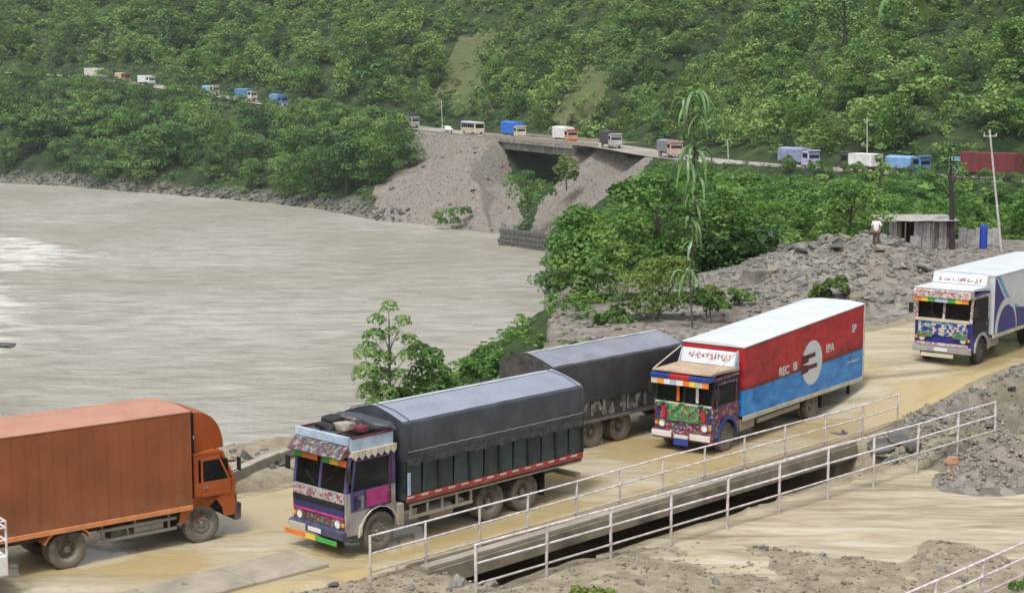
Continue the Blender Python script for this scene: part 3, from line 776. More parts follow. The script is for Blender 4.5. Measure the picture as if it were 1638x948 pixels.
# ---- orange box truck ------------------------------------------------
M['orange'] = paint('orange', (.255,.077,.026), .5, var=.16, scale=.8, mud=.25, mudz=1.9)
M['orange_roof_lit'] = paint('orange_roof_lit', (.44,.22,.15), .5, var=.1, scale=1.2)  # paler than the sides: light from the sky painted into the roof colour
M['orange_trim'] = paint('orange_trim', (.60,.24,.09), .5, var=.15)
M['orange_cab'] = paint('orange_cab', (.36,.085,.018), .35, var=.1, mud=.25, mudz=1.0)
M['plastic'] = paint('plastic', (.04,.042,.047), .6, var=.25, mud=.35, mudz=1.1)
F = G(325, 868); e = (-.786, -.618)
T = place('box_truck', F, e, -1, 1.08, 'orange box truck with a rounded roof fairing driving away along the river side')
OW = 2.3; oh = OW/2
xA, xB, zL, zT = -.32, -5.75, 1.08, 3.6
box = MB().bx(xB, xA, -oh, oh, zL, zT-.02).build('box_body', M['orange'], T, .02)
MB().prismx([(-oh-.012, zT-.02), (-oh-.012, zT+.02), (-.5, zT+.075), (.5, zT+.075), (oh+.012, zT+.02), (oh+.012, zT-.02)], xB-.01, xA+.01).build('box_roof', M['orange_roof_lit'], T, .015)
for i in range(15):
    x = xB + .25 + i*.355
    for sg in (-1, 1): MB().bx(x-.012, x+.012, sg*(oh+.0005), sg*(oh+.006), zL+.08, zT-.06).build('rib', M['orange'], box)
for sg in (-1, 1):
    MB().bx(xB-.01, xA+.01, sg*(oh-.06), sg*(oh+.025), zL-.1, zL+.03).build('bottom_rail', M['orange_trim'], T, .01)
    MB().bx(xA-.03, xA+.012, sg*(oh-.05), sg*(oh+.012), zL+.04, zT-.03).build('corner_post', M['orange'], box, .01)
for y in (-.57, .57): MB().bx(xB-.03, xB-.002, y-.55, y+.55, zL+.05, zT-.08).build('rear_door', M['orange'], T, .01)
undercarriage(T, xB+.1, .9)
cab(T, 1.02, -.2, 2.1, 1.62, 2.42, M['orange_cab'], M['orange_cab'], M['orange_cab'], M['orange_cab'], lean=.34)
bits(T, 1.02, 2.1, 1.6, M['plastic'], bumper_z=(.45,.95), lampz=.82)
MB().bx(1.022, 1.04, -.75, .75, 1.08, 1.45).build('grille', M['plastic'], T, .01)
for sg in (-1, 1): MB().bx(.02, .62, sg*(1.05-.03), sg*(1.05-.02), 1.86, 2.2).build('window_panel', M['skyblue'], T)  # pale blue panel behind the upper side glass
MB().bx(.98, 1.045, -1.06, 1.06, .96, 1.2).build('lower_trim', M['plastic'], T, .02)
# fairing: quarter dome over the cab
mb = MB(); ns = 9; vs = []
for i in range(ns):
    a = i/(ns-1)*math.pi/2
    x, z = -.14 + .92*math.sin(a)**.9*1.0, 2.46 + 1.06*math.cos(a)
    hw_ = .98 - .12*math.sin(a)
    vs += [(x, -hw_, z), (x, -hw_*.5, z+.03*math.cos(a)), (x, hw_*.5, z+.03*math.cos(a)), (x, hw_, z)]
fs = [(i*4+j, i*4+j+1, i*4+j+5, i*4+j+4) for i in range(ns-1) for j in range(3)]
b1 = len(vs); vs += [(-.14, -.98, 2.46), (-.14, .98, 2.46)]
fs += [tuple([b1] + [i*4 for i in range(ns)]), tuple([b1+1] + [i*4+3 for i in range(ns-1, -1, -1)])]
MB().add(vs, fs).build('roof_fairing', M['orange_cab'], T, smooth=True)
MB().bx(-.2, -.142, -.95, .95, 2.46, 3.5).build('fairing_bracket', M['black'], T)
for sg in (-1, 1):
    wheel(T, 0, sg*.96, .5, .25, sg); wheel(T, -3.74, sg*.98, .5, .25, sg, True)
    MB().prism([(-3.74-.68*math.cos(a), .55+.56*math.sin(a)) for a in np.linspace(.35, math.pi-.35, 8)] + [(-3.74+.64*math.cos(a), .55+.52*math.sin(a)) for a in np.linspace(.35, math.pi-.35, 8)], sg*.72, sg*1.12).build('mudguard', M['orange_trim'], T)
axle(T, 0, .5); axle(T, -3.74, .5)
MB().cyl((-1.9, -.82, .68), (-1.1, -.82, .68), .23, n=18).build('fuel_tank', M['steel'], T, .02, True)
MB().bx(-2.55, -2.1, -1.0, -.6, .5, .9).build('battery_box', M['chassis'], T, .02)
for z in (.55, .82): MB().bx(-2.95, -.75, -1.08, -1.04, z-.04, z+.04).build('side_guard', M['steel'], T)
for x in (-2.8, -1.9, -.95): MB().bx(x-.03, x+.03, -1.039, -.99, .5, .98).build('guard_strut', M['steel'], T)
MB().bx(-.95, -.62, .5, 1.0, .5, 1.0).build('air_tank', M['steel'], T, .03)

# ---- dark tarpaulin truck --------------------------------------------
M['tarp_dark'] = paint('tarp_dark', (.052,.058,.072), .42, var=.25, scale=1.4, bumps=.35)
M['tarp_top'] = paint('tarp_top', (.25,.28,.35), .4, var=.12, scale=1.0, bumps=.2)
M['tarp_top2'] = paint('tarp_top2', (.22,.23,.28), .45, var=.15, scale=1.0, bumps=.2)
M['tarp_seam2'] = paint('tarp_seam2', (.26,.25,.23), .8)
M['tarp_hem'] = paint('tarp_hem', (.06,.06,.065), .7, var=.45, scale=5, bumps=.4)
M['tarp_seam'] = paint('tarp_seam', (.5,.52,.56), .5, var=.1)
M['panel_dark'] = paint('panel_dark', (.022,.036,.042), .45, var=.3, scale=2, mud=.3, mudz=1.9)
M['panel_green'] = paint('panel_green', (.03,.055,.058), .45, var=.3, scale=2, mud=.3, mudz=1.9)
M['red_rail'] = paint('red_rail', (.34,.028,.03), .5, var=.2, mud=.35, mudz=1.9)
M['cream'] = paint('cream', (.55,.50,.40), .6, var=.2, mud=.3, mudz=1.6)
M['pale_rail'] = paint('pale_rail', (.36,.32,.26), .7, var=.25, mud=.5, mudz=1.8)
M['purple'] = paint('purple', (.085,.07,.19), .45, var=.2, scale=4)
M['magenta'] = paint('magenta', (.42,.035,.19), .6, var=.25, scale=6)
M['maroon'] = paint('maroon', (.13,.018,.03), .7, var=.25)
M['silver'] = paint('silver', (.45,.44,.43), .4, .3, var=.25, mud=.3, mudz=1.4)
M['navy'] = paint('navy', (.03,.035,.12), .45, var=.2, scale=4, mud=.3, mudz=1.2)
M['green_c'] = paint('green_c', (.05,.34,.06), .6, var=.15); M['orange_c'] = paint('orange_c', (.75,.20,.03), .6, var=.15); M['yellow_c'] = paint('yellow_c', (.75,.52,.06), .6, var=.15)
M['skyblue'] = paint('skyblue', (.38,.48,.60), .5, var=.2)
M['ornate_dark'] = ornate('ornate_dark', [(.05,.045,.05),(.16,.04,.045),(.10,.11,.09),(.24,.22,.2),(.05,.05,.10),(.15,.13,.11)], 16)
M['ornate_front'] = ornate('ornate_front', [(.36,.35,.34),(.24,.06,.07),(.42,.42,.43),(.22,.22,.25),(.38,.35,.3),(.3,.1,.13)], 14)
F = G(608, 882); e = Vector((.688, .726, 0))
T = place('tarpaulin_truck', F, e, 1, 1.12, 'truck with dark tarpaulin roof and purple door, facing us at the near railing')
cab(T, 1.1, -.62, 2.12, 1.72, 2.72, M['silver'], M['purple'], M['purple'], M['purple'], lean=.14, floor=.6)
xf, h = 1.1, 1.06
bits(T, xf, 2.12, 1.78, M['navy'], bumper_z=(.5,.78), lampz=.9)
# front bands
for nm, m, z0, z1, d in (('grille', M['ornate_front'], 1.44, 1.68, .03), ('grille_band', M['black'], 1.30, 1.43, .05), ('grille_band', M['navy'], 1.12, 1.29, .04), ('grille_band', M['magenta'], 1.04, 1.11, .05), ('lamp_panel', M['ornate_dark'], .78, 1.03, .02)):
    MB().bx(xf+.002, xf+d, -h+.05, h-.05, z0, z1).build(nm, m, T, .01)
for k, m in enumerate(('green_c', 'green_c', 'yellow_c', 'orange_c', 'orange_c')):
    MB().bx(xf+.17, xf+.185, .9-.42*k-.42, .9-.42*k-.01, .36, .49).build('bumper_strip', M[m], T)
MB().bx(xf+.16, xf+.19, -1.0, -.35, .53, .72).build('bumper_plate', M['cream'], T, .01)
for sg, ms in ((1, ('orange_c','yellow_c','green_c')), (-1, ('orange_c','orange_c','green_c'))):
    for k, m in enumerate(ms):
        y0 = (.09 if sg > 0 else -1.03) + (k)*.315
        yy = 1.12-(.09+k*.315)-.03 if sg > 0 else None
        y1 = .09 + k*.315; a, c = (y1, y1+.31) if sg < 0 else (1.03-y1-.22+.09-.0, 1.03-y1+.09+.09)
        a, c = (sg*(.09+k*.315), sg*(.09+k*.315+.31))
        mm = ms[2-k] if sg > 0 else ms[k]
        MB().box((xf-.055, (a+c)/2, 2.5), (.02, abs(c-a), .17), Matrix.Rotation(math.radians(-8), 4, 'Y')).build('sun_strip', M[mm], T)
MB().prism([(xf-.16, 2.70), (xf+.16, 2.62), (xf+.2, 2.66), (xf-.1, 2.95), (xf-.16, 2.95)], -h, h).build('visor', M['ornate_dark'], T, .02)
MB().bx(xf-.2, xf-.1, -h+.02, h-.02, 2.96, 3.18).build('name_board', M['skyblue'], T, .01)
for sg in (-1, 1): MB().bx(-.55, xf-.2, sg*(h-.02), sg*(h+.01), 2.8, 3.13).build('rack_board', M['skyblue'], T, .01)
for i in range(7):
    x = -.5 + i*.22
    MB().hull([(x+dx, h+.03+dy, 2.66+dz) for dx in (-.1,.1) for dy in (-.02,.06) for dz in (0,.14)] + [(x, h+.1, 2.56)]).build('fringe', M['cream'], T)
rk = MB()
for y in (-1.05, -.35, .35, 1.05): rk.bx(-.5, xf-.22, y-.03, y+.03, 3.12, 3.16)
rk.build('roof_rack', M['maroon'], T)
for (x, y, sx, sy, sz, m) in ((.1,-.6,.6,.7,.2,'black'),(.35,.2,.5,.4,.2,'pale_rail'),(.2,.65,.4,.4,.16,'maroon'),(-.25,-.1,.45,.9,.22,'ornate_dark'),(.6,-.3,.35,.8,.14,'black')):
    MB().hull([(x+sx/2*rnd.uniform(.6,1)*a, y+sy/2*rnd.uniform(.6,1)*c, 3.17+sz*d*rnd.uniform(.7,1)) for a in (-1,-.3,.3,1) for c in (-1,0,1) for d in (0,1)]).build('roof_bundle', M[m], T, .03)
# bundle of folded tarpaulin before the load
MB().hull([(-.45+rnd.uniform(-.28,.3), y, 3.1+rnd.uniform(0,.36)*(1-.3*abs(y))) for y in np.linspace(-1.1,1.1,12) for _ in range(5)]).build('folded_tarpaulin', M['tarp_dark'], T, .04)
for a, c in ((-1.0,-.06),(.06,1.0)): MB().bx(xf-.2, xf-.09, a, c, 1.72, 1.86).build('dashboard_cloth', M['maroon'], T, .02)
MB().bx(-.3, .72, h-.03, h-.02, 2.05, 2.5).build('window_panel', M['purple'], T)
# door decoration
MB().bx(-.32, .42, h+.034, h+.05, 1.28, 1.72).build('door_cloth', M['magenta'], T, .01)
MB().bx(-.42, -.36, h+.034, h+.06, 1.25, 2.5).build('door_curtain', M['maroon'], T, .01)
MB().bx(.5, .86, h+.005, h+.03, 1.22, 1.62).build('side_badge', M['white'], T, .02)
MB().bx(.62, .78, h+.031, h+.036, 1.3, 1.52).build('badge_mark', M['navy'], T)
MB().bx(.42, .49, h+.005, h+.03, 1.25, 1.7).build('side_stripe', M['yellow_c'], T)
# cargo body
xA, xB, cw = -.88, -7.9, 2.4; ch_ = cw/2
cargo_floor(T, xB, xA, cw, 1.2, M['chassis'])
for sg in (-1, 1):
    MB().bx(xB, xA, sg*(ch_-.02), sg*(ch_+.05), 1.16, 1.32).build('red_side_rail', M['red_rail'], T, .01)
    for i in range(14):
        x = xA - .12 - i*.5
        if x > xB+.2: MB().bx(x-.13, x+.13, sg*(ch_+.051), sg*(ch_+.056), 1.26, 1.315).build('rail_mark', M['cream'], T)
    n = 12; w_ = (xA-xB)/n
    for i in range(n):
        x0 = xB + i*w_
        MB().bx(x0+.03, x0+w_-.03, sg*(ch_-.05), sg*(ch_-.005-.012*(i%2)), 1.33, 2.36).build('side_board', M['panel_green' if (i*7)%3 else 'panel_dark'], T, .006)
        if i % 2 == 0: MB().bx(x0-.04, x0+.04, sg*(ch_-.06), sg*(ch_+.04), 1.325, 2.4).build('stake', M['black'], T, .006)
MB().bx(xB-.04, xB, -ch_+.02, ch_-.02, 1.2, 3.2).build('tailgate', M['panel_dark'], T, .01)
MB().bx(xA, xA+.05, -ch_+.02, ch_-.02, 1.2, 3.2).build('headboard', M['panel_dark'], T, .01)
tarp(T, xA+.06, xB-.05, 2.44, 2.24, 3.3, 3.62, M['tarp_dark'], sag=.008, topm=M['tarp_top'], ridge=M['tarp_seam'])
for sg in (-1, 1):
  hm = MB()
  for i in range(34):
    x = xA - i*.205
    hm.box((x-.1, sg*(1.262+.01*(i%2)), 2.24+.02*math.sin(i*4.7)), (.215, .02, .20+.05*math.sin(i*2.3+.7*math.sin(i*5.1))), Matrix.Rotation(.07*math.sin(i*3.3), 4, 'Y'))
  hm.build('tarpaulin_hem', M['tarp_hem'], T)['kind'] = 'stuff'
rp = MB()
for i in range(34):
    x = xA - i*.205
    for sg in (-1, 1): rp.cyl((x, sg*1.285, 2.52), (x-.2, sg*1.285, 2.515+.012*math.sin(i*2.9)), .012, n=5)
rp.build('lashing_rope', M['tarp_seam2'], T)['kind'] = 'stuff'
for i, x in enumerate((-1.0, -7.75)):
    L = [(x+.05*math.sin(j*2+i), y, z) for j, (y, z) in enumerate([(-1.29,2.35),(-1.27,3.2),(-1.15,3.36),(-.6,3.53),(0,3.645),(.6,3.53),(1.15,3.36),(1.27,3.2),(1.29,2.35)])]
    mb = MB()
    for a, c in zip(L[:-1], L[1:]): mb.cyl(a, c, .011, n=5)
    mb.build('cross_rope', M['tarp_hem'], T)
undercarriage(T, xB+.3, .95)
for sg in (-1, 1):
    wheel(T, 0, sg*.98, .54, .28, sg)
    for x in (-4.14, -5.54): wheel(T, x, sg*1.0, .54, .26, sg, True)
    MB().bx(xB, xA-.1, sg*(ch_-.06), sg*(ch_), 1.04, 1.14).build('pale_side_rail', M['pale_rail'], T)
    MB().bx(-3.35, -1.0, sg*(ch_-.05), sg*(ch_), .68, .76).build('side_guard', M['pale_rail'], T)
    for x in (-3.3, -2.75, -2.2, -1.65, -1.05): MB().bx(x-.03, x+.03, sg*(ch_-.048), sg*(ch_-.002), .765, 1.035).build('guard_strut', M['pale_rail'], T)
    MB().bx(-6.35, -6.31, sg*.65, sg*1.14, .3, 1.0).build('mud_flap', M['black'], T)
    MB().bx(-.86, -.64, sg*.72, sg*1.14, .55, 1.15).build('step_box', M['pale_rail'], T, .03)
    MB().prism(arch(-.75, .78, .6, 1.18, 0, .62)[2:11] + [(.71*math.cos(a), .52+.71*math.sin(a)) for a in np.linspace(0, math.pi, 9)], sg*(h+.003), sg*(h+.07)).build('wheel_arch', M['cream'], T)
for x in (0, -4.14, -5.54): axle(T, x, .54)
MB().bx(xB-.05, xB+.12, -1.1, 1.1, .55, .68).build('rear_bar', M['pale_rail'], T)
MB().cyl((-2.7, .85, .62), (-1.8, .85, .62), .26, n=18).build('fuel_tank', M['steel'], T, .02, True)
MB().bx(-.98, -.9, 1.22, 1.26, 1.35, 1.95).build('side_sign', M['skyblue'], T)

# ---- loaded truck behind (drives away, cab hidden by the red one) -----
M['tarp_grey'] = paint('tarp_grey', (.047,.046,.05), .55, var=.3, scale=1.2, bumps=.35)
M['board_dark'] = paint('board_dark', (.06,.056,.053), .8, var=.4, scale=4)
M['scrawl'] = paint('scrawl', (.27,.26,.25), .8, var=.4, scale=6)
M['muddy'] = paint('muddy', (.15,.14,.125), .85, var=.35, scale=2)
F = G(949, 716); e = Vector((-.699, -.715, 0))
# F is the rearmost wheel here; the front axle stands 5.6 m further on
Ff = F + Vector((.699, .715, 0))*5.5
T = place('tarpaulin_truck', Ff, e, -1, 1.14, 'truck under a grey tarpaulin seen from its tail, behind the red and blue truck')
cab(T, 1.1, -.62, 2.2, 1.72, 2.7, M['navy'], M['navy'], M['red_rail'], M['navy'], lean=.12, floor=.6)
bits(T, 1.1, 2.2, 1.78, M['silver'], bumper_z=(.45,.72))
xA, xB = -.85, -7.5
cargo_floor(T, xB, xA, 2.44, 1.05, M['chassis'])
for sg in (-1, 1):
    n = 11; w_ = (xA-xB)/n
    for i in range(n):
        x0 = xB+i*w_
        MB().bx(x0+.02, x0+w_-.02, sg*1.14, sg*(1.2-.012*(i%2)), 1.01, 1.95).build('side_board', M['board_dark'], T, .006)
    g = shift(glyphs(13, .72, 5+sg, .8, .2), 0, sg*1.206, 1.02); g.v = [(xB+.15+p[0]*(6.3/max(g.w,.1)), p[1], p[2]) for p in g.v]
    g.build('painted_lettering', M['scrawl'], T)['kind'] = 'stuff'
    MB().bx(xB, xA, sg*1.205, sg*1.25, .9, 1.0).build('side_rail', M['muddy'], T)
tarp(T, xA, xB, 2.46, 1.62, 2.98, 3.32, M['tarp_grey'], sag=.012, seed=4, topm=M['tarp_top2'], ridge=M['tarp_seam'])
MB().prismx([(-1.2,1.0),(1.2,1.0),(1.2,2.95),(.55,3.16),(0,3.25),(-.55,3.16),(-1.2,2.95)], xB-.09, xB-.055).build('tailgate', M['board_dark'], T, .01)
undercarriage(T, xB+.2, .95)
for sg in (-1, 1):
    wheel(T, 0, sg*.98, .54, .28, sg)
    for x in (-4.06, -5.5): wheel(T, x, sg*1.0, .54, .26, sg, True)
    MB().bx(-3.1, -1.0, sg*1.1, sg*1.14, .6, .7).build('side_guard', M['muddy'], T)
    MB().bx(-6.3, -6.26, sg*.65, sg*1.14, .3, .9).build('mud_flap', M['black'], T)
for x in (0, -4.06, -5.5): axle(T, x, .54)

# ---- red and blue box truck -------------------------------------------
def side_art_material():
    m, nt, b = nodes('red_blue_box'); co = coords(nt)
    xyz = N(nt, 'ShaderNodeSeparateXYZ'); nt.links.new(co, xyz.inputs[0])
    n1 = noise(nt, 1.3, 6, .65, scaled(nt, co, (1.2,1,2.2)), .6); n2 = noise(nt, 5, 5, .6, co)
    red = ramp(nt, n1, [(.3,(.16,.012,.02)),(.45,(.36,.015,.025)),(.6,(.46,.02,.03)),(.72,(.50,.06,.03))]).outputs[0]
    blue = ramp(nt, n1, [(.3,(.01,.11,.36)),(.5,(.02,.2,.55)),(.7,(.05,.30,.66))]).outputs[0]
    line = math_(nt, 'ADD', xyz.outputs[2], math_(nt, 'ADD', math_(nt, 'MULTIPLY', xyz.outputs[0], .016), math_(nt, 'MULTIPLY', n2, .10)))
    k = ramp(nt, math_(nt, 'MULTIPLY', line, .25), [(.472,(0,0,0)),(.487,(1,1,1))]).outputs[0]
    dk = ramp(nt, math_(nt, 'MULTIPLY', line, .25), [(.468,(1,1,1)),(.485,(.25,.25,.3)),(.53,(1,1,1))]).outputs[0]
    c = mixc(nt, 1.0, mixc(nt, k, blue, red), dk, 'MULTIPLY')
    nt.links.new(c, b.inputs['Base Color']); b.inputs['Roughness'].default_value = .45
    return m
M['redblue'] = side_art_material()
M['roof_white'] = paint('roof_white', (.58,.62,.64), .45, var=.07, scale=1.0)
M['ornate_red'] = ornate('ornate_red', [(.26,.02,.03),(.03,.035,.13),(.30,.03,.04),(.10,.02,.03),(.05,.14,.08),(.20,.02,.05),(.03,.045,.17),(.36,.30,.27)], 17)
M['ornate_green'] = ornate('ornate_green', [(.04,.20,.08),(.08,.28,.11),(.22,.34,.09),(.05,.14,.12),(.25,.04,.05),(.05,.22,.08)], 16)
M['royal'] = paint('royal', (.02,.05,.27), .45, var=.15); M['red'] = paint('red', (.42,.025,.03), .45, var=.15)
M['faded_red'] = paint('faded_red', (.42,.16,.18), .6)
M['dust_top'] = paint('dust_top', (.42,.31,.22), .85, var=.25, scale=2)
F = G(1162, 722); e = Vector((.59, .807, 0))
T = place('box_truck', F, e, 1, 1.1, 'box truck painted red over blue with a white roof and round white emblem')
xf, w = .95, 2.2; h = w/2
cab(T, xf, -.8, w, 1.6, 2.52, M['ornate_red'], M['maroon'], M['ornate_red'], M['black'], lean=.1, floor=.58)
bits(T, xf, w, 1.62, M['ornate_red'], bumper_z=(.42,.74), lampz=.9)
MB().prism([(xf+.002,1.0),(xf+.06,1.05),(xf+.08,1.35),(xf+.04,1.6),(xf+.002,1.6)], -.55, .62).build('grille', M['ornate_green'], T, .02)
MB().bx(xf+.003, xf+.03, -1.05, 1.05, 1.6, 1.66).build('wiper_panel', M['cream'], T)
for sg in (-1, 1): MB().bx(xf+.164, xf+.19, sg*.35, sg*1.1, .5, .7).build('bumper_plate', M['white'], T, .01)
MB().bx(xf+.19, xf+.2, -.25, .3, .28, .5).build('bumper_emblem', M['royal'], T)
# visor over the windscreen, three colours, with a fringe of light strips
for y0, y1, m in ((-1.12,-.4,'royal'), (-.4,.35,'red'), (.35,1.12,'royal')):
    MB().prism([(xf-.12,2.5),(xf+.3,2.46),(xf+.32,2.6),(xf-.12,2.66)], y0+.003, y1-.003).build('visor', M[m], T, .01)
for k, m in enumerate(('cream','amber','white','skyblue','white','orange_c','yellow_c','cream','orange_c')):
    y = -1.08 + k*.24; MB().bx(xf+.26, xf+.285, y, y+.235, 2.28, 2.455).build('visor_fringe', M[m], T)
for y in (-.2, .52): MB().bx(xf+.0, xf+.03, y-.05, y+.05, 1.72, 2.28).build('hanging_ribbon', M['orange_c' if y < 0 else 'white'], T)
MB().prism([(-.8,2.6),(xf+.2,2.67),(xf+.2,2.72),(-.8,2.72)], -1.1, 1.1).build('roof_deck', M['dust_top'], T, .01)
# header board leaning against the box
hb = MB().prism([(-.78,2.73),(-.55,2.73),(-.7,3.2),(-.78,3.2)], -1.02, 1.02).build('header_board', M['roof_white'], T, .02)
g = glyphs(12, .2, 3, .75, .2); MB().add([(-.538-.32*(.19+p[2]), .82-p[0]*(1.64/g.w), 2.92+p[2]) for p in g.v], g.f).build('header_lettering', M['faded_red'], hb)['kind'] = 'stuff'
for sg in (-1, 1):
    MB().cyl((xf+.15, sg*1.08, 2.72), (-.72, sg*1.08, 3.25), .02, n=6).build('stay_rod', M['cream'], T)
    MB().prism([(-.8,2.72),(-.5,2.72),(-.75,3.2),(-.8,3.2)], sg*1.03, sg*1.08).build('header_side', M['skyblue'], T)
garland(T, [(xf+.06+.03*math.cos(i), -.9+i*.1, 1.52+.12*math.sin(i*.9)) for i in range(19)], M['ornate_green'], .06)
for y in (-.95,-.75,.75,.95): MB().bx(xf+.004, xf+.03, y-.07, y+.07, 1.1, 1.5).build('front_emblem', M['navy' if abs(y)>.8 else 'red'], T)
# box
xA, xB, z0, zt0, zt1 = -.98, -10.5, 1.0, 3.34, 3.72; bw = 2.36; bh = bw/2
box = MB().prism([(xA,z0),(xA,zt0),(xB,zt1),(xB,z0-.1)], -bh, bh).build('box_body', M['redblue'], T, .015)
vs = []
for x, z in ((xA+.03, zt0), (xB-.02, zt1)):
    vs += [(x,-bh-.02,z-.01),(x,-bh-.02,z+.03),(x,-.6,z+.10),(x,.6,z+.10),(x,bh+.02,z+.03),(x,bh+.02,z-.01)]
MB().add(vs, [(0,1,7,6),(1,2,8,7),(2,3,9,8),(3,4,10,9),(4,5,11,10),(5,0,6,11),(0,5,4,3,2,1),(6,7,8,9,10,11)]).build('box_roof', M['roof_white'], T, .01)
for i in range(9):
    x = xA-1.05-i*1.05; z = zt0+(zt1-zt0)*(xA-x)/(xA-xB)
    for sg in (-1, 1): MB().bx(x-.015, x+.015, sg*(bh+.0005), sg*(bh+.0035), z0+.03, z-.03).build('panel_seam', M['redblue'], box)
for i in range(9):
    x = xA-.6-i*1.05; z = zt0+(zt1-zt0)*(xA-x)/(xA-xB)
    MB().box((x,0,z+.098),(.05,1.3,.02)).build('roof_rib', M['roof_white'], T)
for sg in (-1, 1):
    MB().prism([(xA,z0-.14),(xA,z0+.02),(xB,z0-.06),(xB,z0-.2)], sg*(bh-.04), sg*(bh+.02)).build('skirt', M['cream'], T, .01)
    y = sg*(bh+.004); fl = sg > 0
    em = disc(MB(), -6.1, 2.12, .82, .80, y).build('emblem', M['roof_white'], T)
    eb = MB()
    for (a, c, z) in ((-5.55,-6.35,2.38), (-5.6,-6.5,1.98)): eb.add([(a,y+sg*.004,z-.09),(c,y+sg*.004,z-.07),(c,y+sg*.004,z+.09),(a,y+sg*.004,z+.07)], [(0,1,2,3)])
    for z in (2.3, 1.95): eb.add([(-5.25,y+sg*.004,z-.18),(-5.8,y+sg*.004,z-.12),(-5.8,y+sg*.004,z+.12),(-5.25,y+sg*.004,z+.18)], [(0,1,2,3)])
    eb.build('emblem_bar', M['maroon'], em)
    def word(txt, x, z, size):
        cu = bpy.data.curves.new('lettering', 'FONT'); cu.body = txt; cu.size = size; cu.align_x = 'CENTER'; cu.extrude = .002; cu.offset = .012; cu.materials.append(M['roof_white'])
        o = bpy.data.objects.new('lettering', cu); COL.objects.link(o)
        me = bpy.data.meshes.new_from_object(o.evaluated_get(bpy.context.evaluated_depsgraph_get())); bpy.data.objects.remove(o)
        o = link('lettering', me, T); o['kind'] = 'stuff'
        if not me.materials: me.materials.append(M['roof_white'])
        o.location = (x, y+sg*.003, z); o.rotation_euler = (math.pi/2, 0, math.pi if sg > 0 else 0)
    sx = (lambda x: x) if sg > 0 else (lambda x: -12.2-x)
    word('REC', sx(-3.9), 2.0, .42); word('IB', sx(-4.75), 2.05, .4); word('EPA', sx(-7.55), 2.32, .4); word('SP', sx(-9.6), 2.78, .4)
    g = glyphs(7, .14, 9, 1.0, .3); MB().add([(sx(-9.1-p[0]*.9*(1.2/g.w)), y+sg*.003, 1.62+p[2]) for p in g.v], g.f).build('small_lettering', M['roof_white'], T)['kind'] = 'stuff'
for y in (-.58,.58): MB().bx(xB-.03, xB-.002, y-.56, y+.56, z0, zt1-.1).build('rear_door', M['red'], T, .01)
for y in (-bh+.0, bh-.0): MB().bx(xB-.04, xB+.05, y-.03, y+.03, z0-.1, zt1).build('corner_post', M['cream'], T)
undercarriage(T, xB+.3, .85)
for sg in (-1, 1):
    wheel(T, 0, sg*.96, .5, .26, sg); wheel(T, -6.34, sg*1.0, .5, .25, sg, True)
    MB().bx(-2.0, -1.0, sg*.6, sg*1.06, .5, .9).build('tool_box', M['pale_rail'], T, .02)
    MB().bx(-5.4, -2.2, sg*1.04, sg*1.08, .58, .74).build('side_guard', M['pale_rail'], T)
    MB().prism([(-.78*math.cos(a)*.86, .5+.72*math.sin(a)) for a in np.linspace(0,math.pi,9)] + [(.6*math.cos(a), .5+.6*math.sin(a)) for a in np.linspace(0,math.pi,9)], sg*(h+.003), sg*(h+.05)).build('wheel_arch', M['royal'], T)
    MB().bx(-9.9, -9.8, sg*.9-.05, sg*.9+.05, .35, .9).build('rear_post', M['black'], T)
    MB().bx(-7.1, -7.06, sg*.65, sg*1.14, .3, .85).build('mud_flap', M['black'], T)
for x in (0, -6.34): axle(T, x, .5)

# ---- blue and white box truck ------------------------------------------
M['deep_blue'] = paint('deep_blue', (.025,.03,.20), .4, var=.15, scale=2, mud=.2, mudz=2.0)
M['box_white'] = paint('box_white', (.58,.60,.63), .45, var=.08, scale=1)
M['sky_wave'] = paint('sky_wave', (.10,.35,.62), .45, var=.15)
M['ornate_blue'] = ornate('ornate_blue', [(.03,.03,.20),(.5,.47,.40),(.04,.05,.26),(.12,.30,.25),(.03,.03,.16),(.45,.42,.38),(.05,.05,.22)], 11)
M['ornate_pink'] = ornate('ornate_pink', [(.58,.50,.50),(.42,.12,.13),(.58,.55,.55),(.48,.26,.16),(.55,.48,.46),(.2,.32,.3)], 15)
RZT = 1.0
F = G(1565, 582, RZT); e = Vector((.605, .796, 0))
T = place('box_truck', F, e, 1, 1.1, 'blue and white box truck with wave pattern cut off by the right edge', z=RZT, sc=1.06)
xf = .95
cab(T, xf, -.75, 2.2, 1.62, 2.66, M['deep_blue'], M['deep_blue'], M['black'], M['ornate_pink'], lean=.1, floor=.58)
bits(T, xf, 2.2, 1.62, M['silver'], bumper_z=(.45,.72), lampz=.98)
MB().prism([(xf+.003,1.05),(xf+.05,1.1),(xf+.06,1.58),(xf+.003,1.6)], -.95, .95).build('grille', M['ornate_blue'], T, .02)
for sg in (-1, 1): MB().bx(xf+.062, xf+.075, sg*.4, sg*.98, 1.02, 1.22).build('lamp_panel', M['ornate_green'], T)
MB().bx(xf+.003, xf+.06, -1.05, 1.05, 1.61, 1.72).build('wiper_panel', M['cream'], T)
MB().bx(xf+.17, xf+.19, -.75, .5, .3, .44).build('bumper_plate', M['cream'], T)
MB().bx(xf+.165, xf+.18, -1.05, 1.05, .745, .84).build('bumper_band', M['ornate_pink'], T)
MB().prism([(xf-.12,2.62),(xf+.26,2.52),(xf+.28,2.78),(xf-.12,2.84)], -1.12, 1.12).build('visor', M['ornate_pink'], T, .01)
for k, m in enumerate(('orange_c','yellow_c','green_c','skyblue','skyblue','green_c','yellow_c','orange_c')):
    y = -1.04 + k*.26; MB().bx(xf+.2, xf+.22, y, y+.25, 2.36, 2.515).build('visor_fringe', M[m], T)
MB().prism([(-.75,2.7),(xf+.15,2.82),(xf+.15,2.87),(-.75,2.87)], -1.1, 1.1).build('roof_deck', M['box_white'], T, .01)
